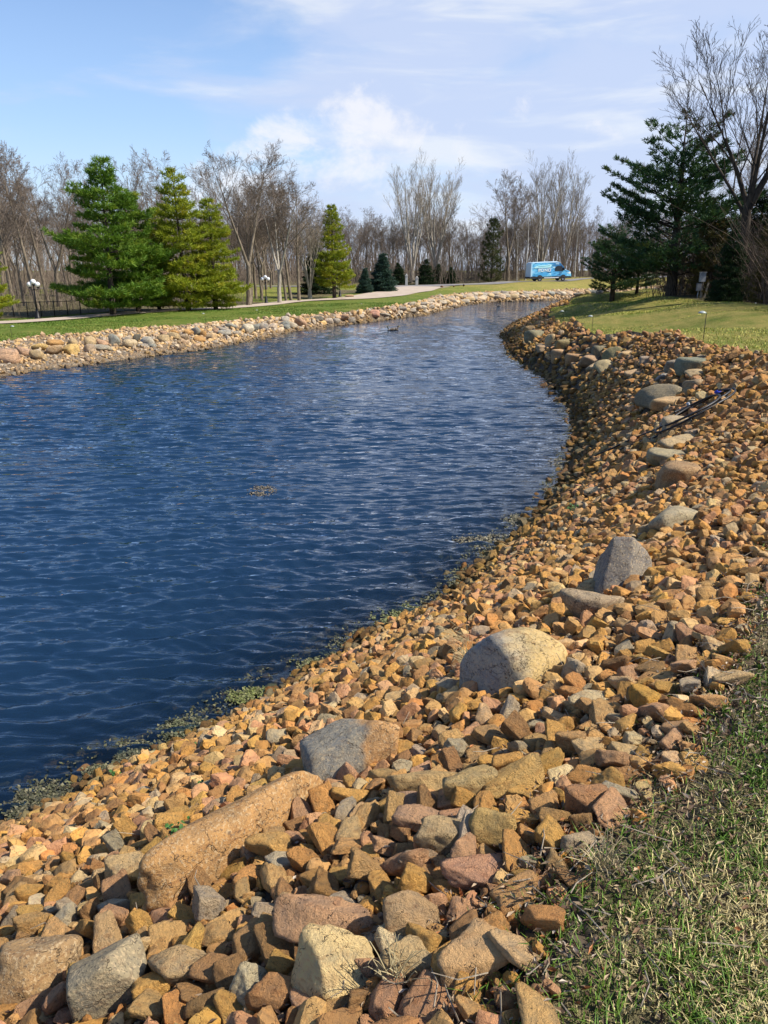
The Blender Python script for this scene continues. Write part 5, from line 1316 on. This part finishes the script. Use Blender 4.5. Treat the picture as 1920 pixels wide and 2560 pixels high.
lm = bpy.data.meshes.new_from_object(to.evaluated_get(bpy.context.evaluated_depsgraph_get())); bpy.data.objects.remove(to); lm.name = 'lettering'; lm.materials.clear(); lm.materials.append(m_letter)
put('lettering', lm, vl, (1.22, -1.058, 1.36), (math.pi / 2, 0, 0), (1.12, 1, 1))

# ---- sapling, weeds, dry grass tufts
m_leafg = flat('weed_leaf_green', (.055, .15, .02), .6, var=.4, nscale=30); m_straw = flat('dry_straw', (.42, .34, .18), .9, var=.3, nscale=30)
g_ = hit(1381, 775); sr = np.random.RandomState(2)
V, F = shoots(np.array([[g_[0] + a, g_[1] + b_] for a, b_ in sr.normal(0, .12, (7, 2))]), sr.uniform(.5, 1.0, 7), 12, .012, .3, 4)
tag(put('sapling', mesh_np('sapling', V - np.array(g_), F, m_dtwig), None, g_), 'little bare shrub at the tip of the right lawn', 'shrub')
def leaf_cluster(px, py, r_, n, label, seed):
    g_ = hit(px, py); rs_ = np.random.RandomState(seed); G = Geo()
    for i in range(n):
        a = rs_.uniform(0, 6.28); e = rs_.uniform(.1, 1.1); L = r_ * rs_.uniform(.25, .6); d_ = np.array([math.cos(a) * math.cos(e), math.sin(a) * math.cos(e), math.sin(e)])
        s_ = np.array([-math.sin(a), math.cos(a), 0]) * L * .28; p0 = np.array([rs_.normal(0, r_ * .45), rs_.normal(0, r_ * .45), rs_.uniform(0, r_ * .5)]); p1 = p0 + d_ * L * .55; p2 = p0 + d_ * L + np.array([0, 0, -.25 * L])
        G.add([p0, p1 - s_, p1 + s_, p2], [(0, 1, 2), (2, 1, 3)])
    tag(G.build('weed', m_leafg, None, loc=(g_[0], g_[1], g_[2] + r_ * .5)), label, 'weed', 'green weeds among the stones')
leaf_cluster(456, 2122, .075, 60, 'leafy green weed left of the long speckled boulder, upper one', 1); leaf_cluster(450, 2158, .055, 40, 'leafy green weed left of the long speckled boulder, lower one', 2)
leaf_cluster(484, 1880, .06, 16, 'small green weed near the water above the foreground stones', 3); leaf_cluster(503, 1980, .055, 14, 'tiny green sprout on the upper foreground stones', 4)
leaf_cluster(280, 1960, .08, 20, 'green weed at the water edge on the left', 5); leaf_cluster(1434, 1285, .10, 30, 'green weed by the water in the middle of the bank', 6)
def dry_tuft(px, py, H, n, label, seed, lean=(0, 0)):
    g_ = hit(px, py); rs_ = np.random.RandomState(seed)
    d_ = np.column_stack([rs_.normal(lean[0], .4, n), rs_.normal(lean[1], .4, n), rs_.uniform(.5, 1.1, n)]); d_ /= np.linalg.norm(d_, axis=1)[:, None]
    L = H * rs_.uniform(.4, 1, n)[:, None]; b_ = rs_.normal(0, H * .10, (n, 3)); b_[:, 2] = 0
    dr = np.zeros((n, 3)); dr[:, 2] = -1
    P = np.stack([b_, b_ + d_ * L * .5, b_ + d_ * L * .85 + dr * L * .08, b_ + d_ * L * 1.05 + dr * L * .3], 1)
    V, F = multi_tube(P, np.array([[.0014, .0013, .0011, .0006]]) * np.ones((n, 1)), 3)
    tag(put('dry_grass', mesh_np('dry_grass', V, F, m_straw), None, (g_[0], g_[1], g_[2] + .05)), label, 'grass tuft', 'dry grass tufts among the stones')
dry_tuft(985, 2500, .15, 34, 'straw-coloured grass tuft right of the largest foreground stone', 1); dry_tuft(1175, 1690, .22, 70, 'grey dry grass tuft left of the largest rounded boulder', 2, (-.3, .3))
dry_tuft(1165, 1620, .30, 22, 'long dry stalks arching left of the largest rounded boulder', 3, (-.8, -.2)); dry_tuft(1500, 2225, .14, 50, 'dry grass tuft in the leaf litter at the lawn edge', 4)

# ---- floating algae
m_alg, t, b = material('pond_algae')
t.put(b.inputs['Base Color'], t.attr('col', 'Color')); b.inputs['Roughness'].default_value = .7
def algae(px, py, w_, h_, n, label, seed, tone=(.11, .135, .04)):
    x, y, _ = px2w(px, py, 0); k = depth_of((x, y, 0)) / FPX; a = w_ * k * .5
    b_ = (px2w(px, py - h_ / 2, 0)[1] - px2w(px, py + h_ / 2, 0)[1]) * .5
    rs_ = np.random.RandomState(seed); an = rs_.uniform(0, 6.28, n); rr_ = np.sqrt(rs_.uniform(0, 1, n)) * rs_.uniform(.6, 1.15, n)
    c_ = np.column_stack([np.cos(an) * rr_ * a, np.sin(an) * rr_ * b_, rs_.uniform(.004, .018, n)])
    # run along the shore
    sh = NS[np.argmin(np.linalg.norm(NS - np.array([x, y]), axis=1))]; sh2 = NS[min(len(NS) - 1, np.argmin(np.linalg.norm(NS - np.array([x, y]), axis=1)) + 1)]
    kp = fbm(c_ * np.array([9, 9, 0]) + seed, seed, 2) > .34; c_ = c_[kp]; n = len(c_)
    s_ = rs_.uniform(.006, .019, n) * (1 + y * .04); ro_ = rs_.uniform(0, 6.28, n)
    q = np.stack([np.stack([np.cos(ro_ + j * 1.571) * s_ * (1 if j % 2 else .6), np.sin(ro_ + j * 1.571) * s_ * (1 if j % 2 else .6), rs_.normal(0, .006, n)], -1) for j in range(4)], 1) + c_[:, None]
    tone = np.array(tone) * np.array([.85, .72, .9]); n_x = 0
    cols = np.repeat(np.array(tone)[None] * rs_.uniform(.4, 1.7, (n, 1)) * np.array([[1, 1, 1]]) + np.where(rs_.rand(n, 1) < .25, .08, 0) * np.array([[1.2, 1, .6]]), 4, 0)
    tag(put('algae_mat', mesh_np('algae_mat', q.reshape(-1, 3), (np.arange(n) * 4)[:, None] + np.arange(4)[None], m_alg, cols), None, (x, y, 0)), label, 'algae', 'floating algae mats')
algae(1015, 1545, 190, 70, 1500, 'green algae mat against the stones in mid-shore, the largest one', 1, (.14, .19, .05)); algae(1220, 1352, 170, 40, 1200, 'grey-green algae mat reaching out from the stones', 2, (.17, .18, .09))
algae(1392, 1230, 60, 34, 500, 'algae patch at the shore, second from the far end', 3, (.15, .16, .08)); algae(1405, 1160, 70, 30, 500, 'algae patch at the shore, farthest one', 4, (.17, .18, .1))
algae(656, 1228, 74, 30, 600, 'lone brownish algae patch out in mid-water', 5, (.13, .13, .07)); algae(640, 1742, 150, 50, 1000, 'yellow-green algae strip below the large mat', 6, (.12, .16, .03))
algae(465, 1822, 140, 60, 1000, 'dark green algae patch near the left shore', 7, (.07, .09, .03)); algae(340, 1885, 140, 60, 1000, 'dark olive algae patch, second from the left', 8, (.06, .075, .03))
algae(95, 2010, 250, 110, 2200, 'dark olive algae mat in the left corner of the water', 9, (.055, .065, .025)); algae(262, 1932, 100, 40, 1100, 'dark algae strip, third from the left', 11, (.075, .09, .03)); algae(800, 1665, 120, 44, 800, 'olive algae strip right of the yellow-green one', 12, (.1, .12, .035)); algae(1290, 1300, 70, 30, 500, 'small algae patch uphill of the grey-green mat', 13, (.13, .14, .07)); algae(1150, 1460, 60, 40, 400, 'small algae tuft between the two largest mats', 10, (.1, .12, .05))

rs_ = np.random.RandomState(91); s0 = np.concatenate(([0], np.cumsum(np.linalg.norm(np.diff(NS, axis=0), axis=1)))); n = 60000
u_ = rs_.uniform(s0[2], s0[-4], n); c_ = np.stack([np.interp(u_, s0, NS[:, k]) for k in (0, 1)], -1); tg = np.stack([np.interp(u_ + .1, s0, NS[:, k]) for k in (0, 1)], -1) - c_; tg /= np.linalg.norm(tg, axis=1)[:, None] + 1e-9
off = rs_.rand(n) ** 1.6 * (.25 + .75 * fbm(np.column_stack([u_ * .8, 0 * u_, 0 * u_]), 92, 3)) * .75 - .06
c_ = c_ + np.stack([-tg[:, 1], tg[:, 0]], -1) * off[:, None]
kp = (fbm(np.column_stack([c_ * 5.0, 0 * u_]), 93, 3) > .44) & in_view(c_, 40) & inside(c_, WATER) & (rs_.rand(n) < 9.0 / np.maximum(c_[:, 1], 6)); c_ = c_[kp]; n = len(c_); print('fringe', n)
sz_ = rs_.uniform(.006, .02, n) * (1 + c_[:, 1] * .03); ro_ = rs_.uniform(0, 6.28, n); zf = rs_.uniform(.004, .02, n)
q = np.stack([np.stack([c_[:, 0] + np.cos(ro_ + j * 1.571) * sz_ * (1 if j % 2 else .6), c_[:, 1] + np.sin(ro_ + j * 1.571) * sz_ * (1 if j % 2 else .6), zf + rs_.normal(0, .006, n)], -1) for j in range(4)], 1)
fc = np.repeat(np.array([[.062, .062, .024]]) * rs_.uniform(.35, 1.9, (n, 1)) + np.where(rs_.rand(n, 1) < .2, .05, 0) * np.array([[1.2, 1, .5]]), 4, 0)
tag(put('algae_fringe', mesh_np('algae_fringe', q.reshape(-1, 3), (np.arange(n) * 4)[:, None] + np.arange(4)[None], m_alg, fc)), 'dull olive algae scum along the near waterline', 'algae', kind='stuff')

# ---- grass blades near the camera
m_blade, t, b = material('grass_blades')
t.put(b.inputs['Base Color'], t.attr('col', 'Color')); b.inputs['Roughness'].default_value = .6; b.inputs['Specular IOR Level'].default_value = .25
def blades(P, H, wd, seed, cols, lean=.55):
    rs_ = np.random.RandomState(seed); n = len(P); z = height(P)
    a = rs_.uniform(0, 6.28, n); d_ = np.stack([np.cos(a), np.sin(a), 0 * a], -1); s_ = np.stack([-np.sin(a + .6), np.cos(a + .6), 0 * a], -1) * (wd * rs_.uniform(.6, 1.2, n))[:, None] * .5
    ln_ = (np.abs(rs_.normal(lean, .35, n)) * H)[:, None]; b_ = np.column_stack([P, z - .004])
    up1 = np.zeros((n, 3)); up1[:, 2] = H * .62; up2 = np.zeros((n, 3)); up2[:, 2] = H * rs_.uniform(.75, 1.0, n)
    m_ = b_ + up1 + d_ * ln_ * .35; tp = b_ + up2 + d_ * ln_
    V = np.stack([b_ - s_, b_ + s_, m_ + s_ * .8, m_ - s_ * .8, tp], 1).reshape(-1, 3); i = np.arange(n) * 5
    return V, [np.stack([i + 3, i + 2, i + 4], -1), np.stack([i, i + 1, i + 2, i + 3], -1)], np.repeat(cols, 5, 0)
gr = np.random.RandomState(21)
def grass_cols(P, n, dry0):
    pn = fbm(np.column_stack([P * 2.2, np.zeros(len(P))]), 3, 3); pn2 = fbm(np.column_stack([P * 7, np.zeros(len(P))]), 8, 2)
    f = gr.rand(n) < np.clip(dry0 + (pn - .5) * 2.2 + (pn2 - .5) * .8, .08, .93)
    g_ = np.array([.075, .15, .018]) * gr.uniform(.55, 1.7, (n, 1)) * np.array([1, 1, 1]) + gr.uniform(0, .03, (n, 1)) * np.array([1, .6, 0])
    s_ = np.array([.56, .46, .215]) * gr.uniform(.55, 1.3, (n, 1))
    return np.where(f[:, None], s_, g_), f
P = np.stack([gr.uniform(.2, 4.6, 760000), 1.0 + 8 * gr.rand(760000) ** 1.5], -1); P = P[in_view(P, 60)]
dl = seg_dist(P, LN[:, :2]); io = ~inside(P, ROCK)
thin = fbm(np.column_stack([P * 3.3, np.zeros(len(P))]), 31, 2)
P = P[(io | (dl < .30 * gr.rand(len(P)) ** 3)) & (gr.rand(len(P)) < np.where(io, np.clip(.06 + dl * 1.5, 0, 1), .35)) & (thin > .20)][:190000]
cols, fdry = grass_cols(P, len(P), .44)
Hh = np.where(fdry, .036, .047) * gr.uniform(.5, 1.25, len(P)) 
V, F, c_ = blades(P, Hh, np.full(len(P), .0052) * np.clip(P[:, 1] / 2.5, .8, 2.4), 5, cols, .75); print('blades', len(P))
P2 = np.stack([gr.uniform(2.5, 8, 160000), gr.uniform(5, 13, 160000)], -1); P2 = P2[in_view(P2, 10) & ~inside(P2, ROCK)]
P2 = P2[:20000]; cl2, f2 = grass_cols(P2, len(P2), .42); cl2 = np.where(f2[:, None], cl2 * np.array([.95, 1.0, .6]), cl2 * np.array([2.2, 1.7, 1.5]))
V2, F2, c2 = blades(P2, .045 * gr.uniform(.6, 1.2, len(P2)), .006 + P2[:, 1] * .0008, 6, cl2, .8)
nv = len(V)
sets = [(V, F, c_), (V2, F2, c2)]
def tufted(n, x0, x1, y0, y1, tones, H, seed, dry0):
    P = np.stack([gr.uniform(x0, x1, n), gr.uniform(y0, y1, n)], -1); P = P[in_view(P, 10) & ~inside(P, ROCK)]; P = P[litter_amount(P) < .3]
    pn = fbm(np.column_stack([P * np.array([.5, 1.0]), 0 * P[:, 0]]), seed, 3); dr_ = gr.rand(len(P)) < np.clip(dry0 + (pn - .5) * 2.4, .03, .95)
    cc = np.where(dr_[:, None], np.array(tones[1]), np.array(tones[0])) * gr.uniform(.7, 1.3, (len(P), 1))
    sets.append(blades(P, H * gr.uniform(.5, 1.2, len(P)), .008 + P[:, 1] * .0005, seed, cc, .9))
tufted(150000, 3, 26, 11, 64, ((.16, .24, .022), (.46, .42, .09)), .055, 71, .55)
tufted(150000, -26, 3, 32, 74, ((.10, .17, .018), (.24, .26, .05)), .06, 72, .22)
AV, AF3, AF4, AC, nv = [], [], [], [], 0
for v__, f__, k__ in sets: AV.append(v__); AF3.append(f__[0] + nv); AF4.append(f__[1] + nv); AC.append(k__); nv += len(v__)
print('grass blades', nv // 5)
tag(put('grass', mesh_np('grass', np.vstack(AV), [np.vstack(AF3), np.vstack(AF4)], m_blade, np.vstack(AC))), 'short mixed green and straw-coloured grass on the near lawn', 'grass', kind='stuff')

# ---- dead leaves and twigs between stones and lawn
n = 220000
P = np.stack([gr.uniform(-2, 4.5, n), gr.uniform(1.0, 8, n)], -1); P = P[in_view(P, 40)]
dl = seg_dist(P, LN[:, :2]); ir = inside(P, ROCK)
pr = np.where(ir, np.exp(-dl / .34) * .95 + .016, np.exp(-dl / .26) * .8 + .014) * (.35 + 1.3 * fbm(np.column_stack([P * 2.6, np.zeros(len(P))]), 44, 2))
P = P[(gr.rand(len(P)) < pr) & ~inside(P, WATER)][:34000]; n = len(P); print('leaves', n)
L = gr.uniform(.005, .016, n); a = gr.uniform(0, 6.28, n); pit = gr.normal(0, .45, n); cu = gr.uniform(.3, 1.3, n)
d_ = np.stack([np.cos(a) * np.cos(pit), np.sin(a) * np.cos(pit), np.sin(pit)], -1); s_ = np.stack([-np.sin(a), np.cos(a), gr.normal(0, .3, n)], -1); nrm_ = np.cross(d_, s_)
b_ = np.column_stack([P, height(P) + gr.uniform(.006, .045, n)]); Lc = L[:, None]; w_ = Lc * gr.uniform(.22, .42, n)[:, None]
Q = np.stack([b_ - d_ * Lc, b_ - d_ * Lc * .2 + s_ * w_ + nrm_ * Lc * cu[:, None] * .5, b_ - d_ * Lc * .1, b_ - d_ * Lc * .2 - s_ * w_ + nrm_ * Lc * cu[:, None] * .5, b_ + d_ * Lc + nrm_ * Lc * cu[:, None] * .6], 1)
i = np.arange(n) * 5; F = np.vstack([np.stack([i, i + 2, i + 1], -1), np.stack([i, i + 3, i + 2], -1), np.stack([i + 1, i + 2, i + 4], -1), np.stack([i + 2, i + 3, i + 4], -1)])
LC = np.array([(.19, .12, .07), (.33, .24, .15), (.42, .35, .27), (.10, .06, .038), (.33, .14, .05)])[gr.choice(5, n, p=[.36, .28, .10, .22, .04])] * gr.uniform(.7, 1.25, (n, 1))
tag(put('dead_leaves', mesh_np('dead_leaves', Q.reshape(-1, 3), F, m_blade, np.repeat(LC, 5, 0))), 'curled brown and grey dead leaves between the stones and the lawn', 'leaves', kind='stuff')
n = 420; k_ = gr.choice(len(P), n); c0 = np.column_stack([P[k_], height(P[k_]) + gr.uniform(.01, .06, n)]); a = gr.uniform(0, 6.28, n); L = gr.uniform(.03, .16, n)[:, None]
d_ = np.stack([np.cos(a), np.sin(a), gr.normal(0, .18, n)], -1)
V, F = multi_tube(np.stack([c0, c0 + d_ * L * .5 + gr.normal(0, .01, (n, 3)), c0 + d_ * L], 1), np.array([[.0022, .002, .0012]]) * np.ones((n, 1)), 4)
tag(put('twigs', mesh_np('twigs', V, F, m_ptwig)), 'short dry twigs and stalks in the leaf litter', 'twigs', kind='stuff')
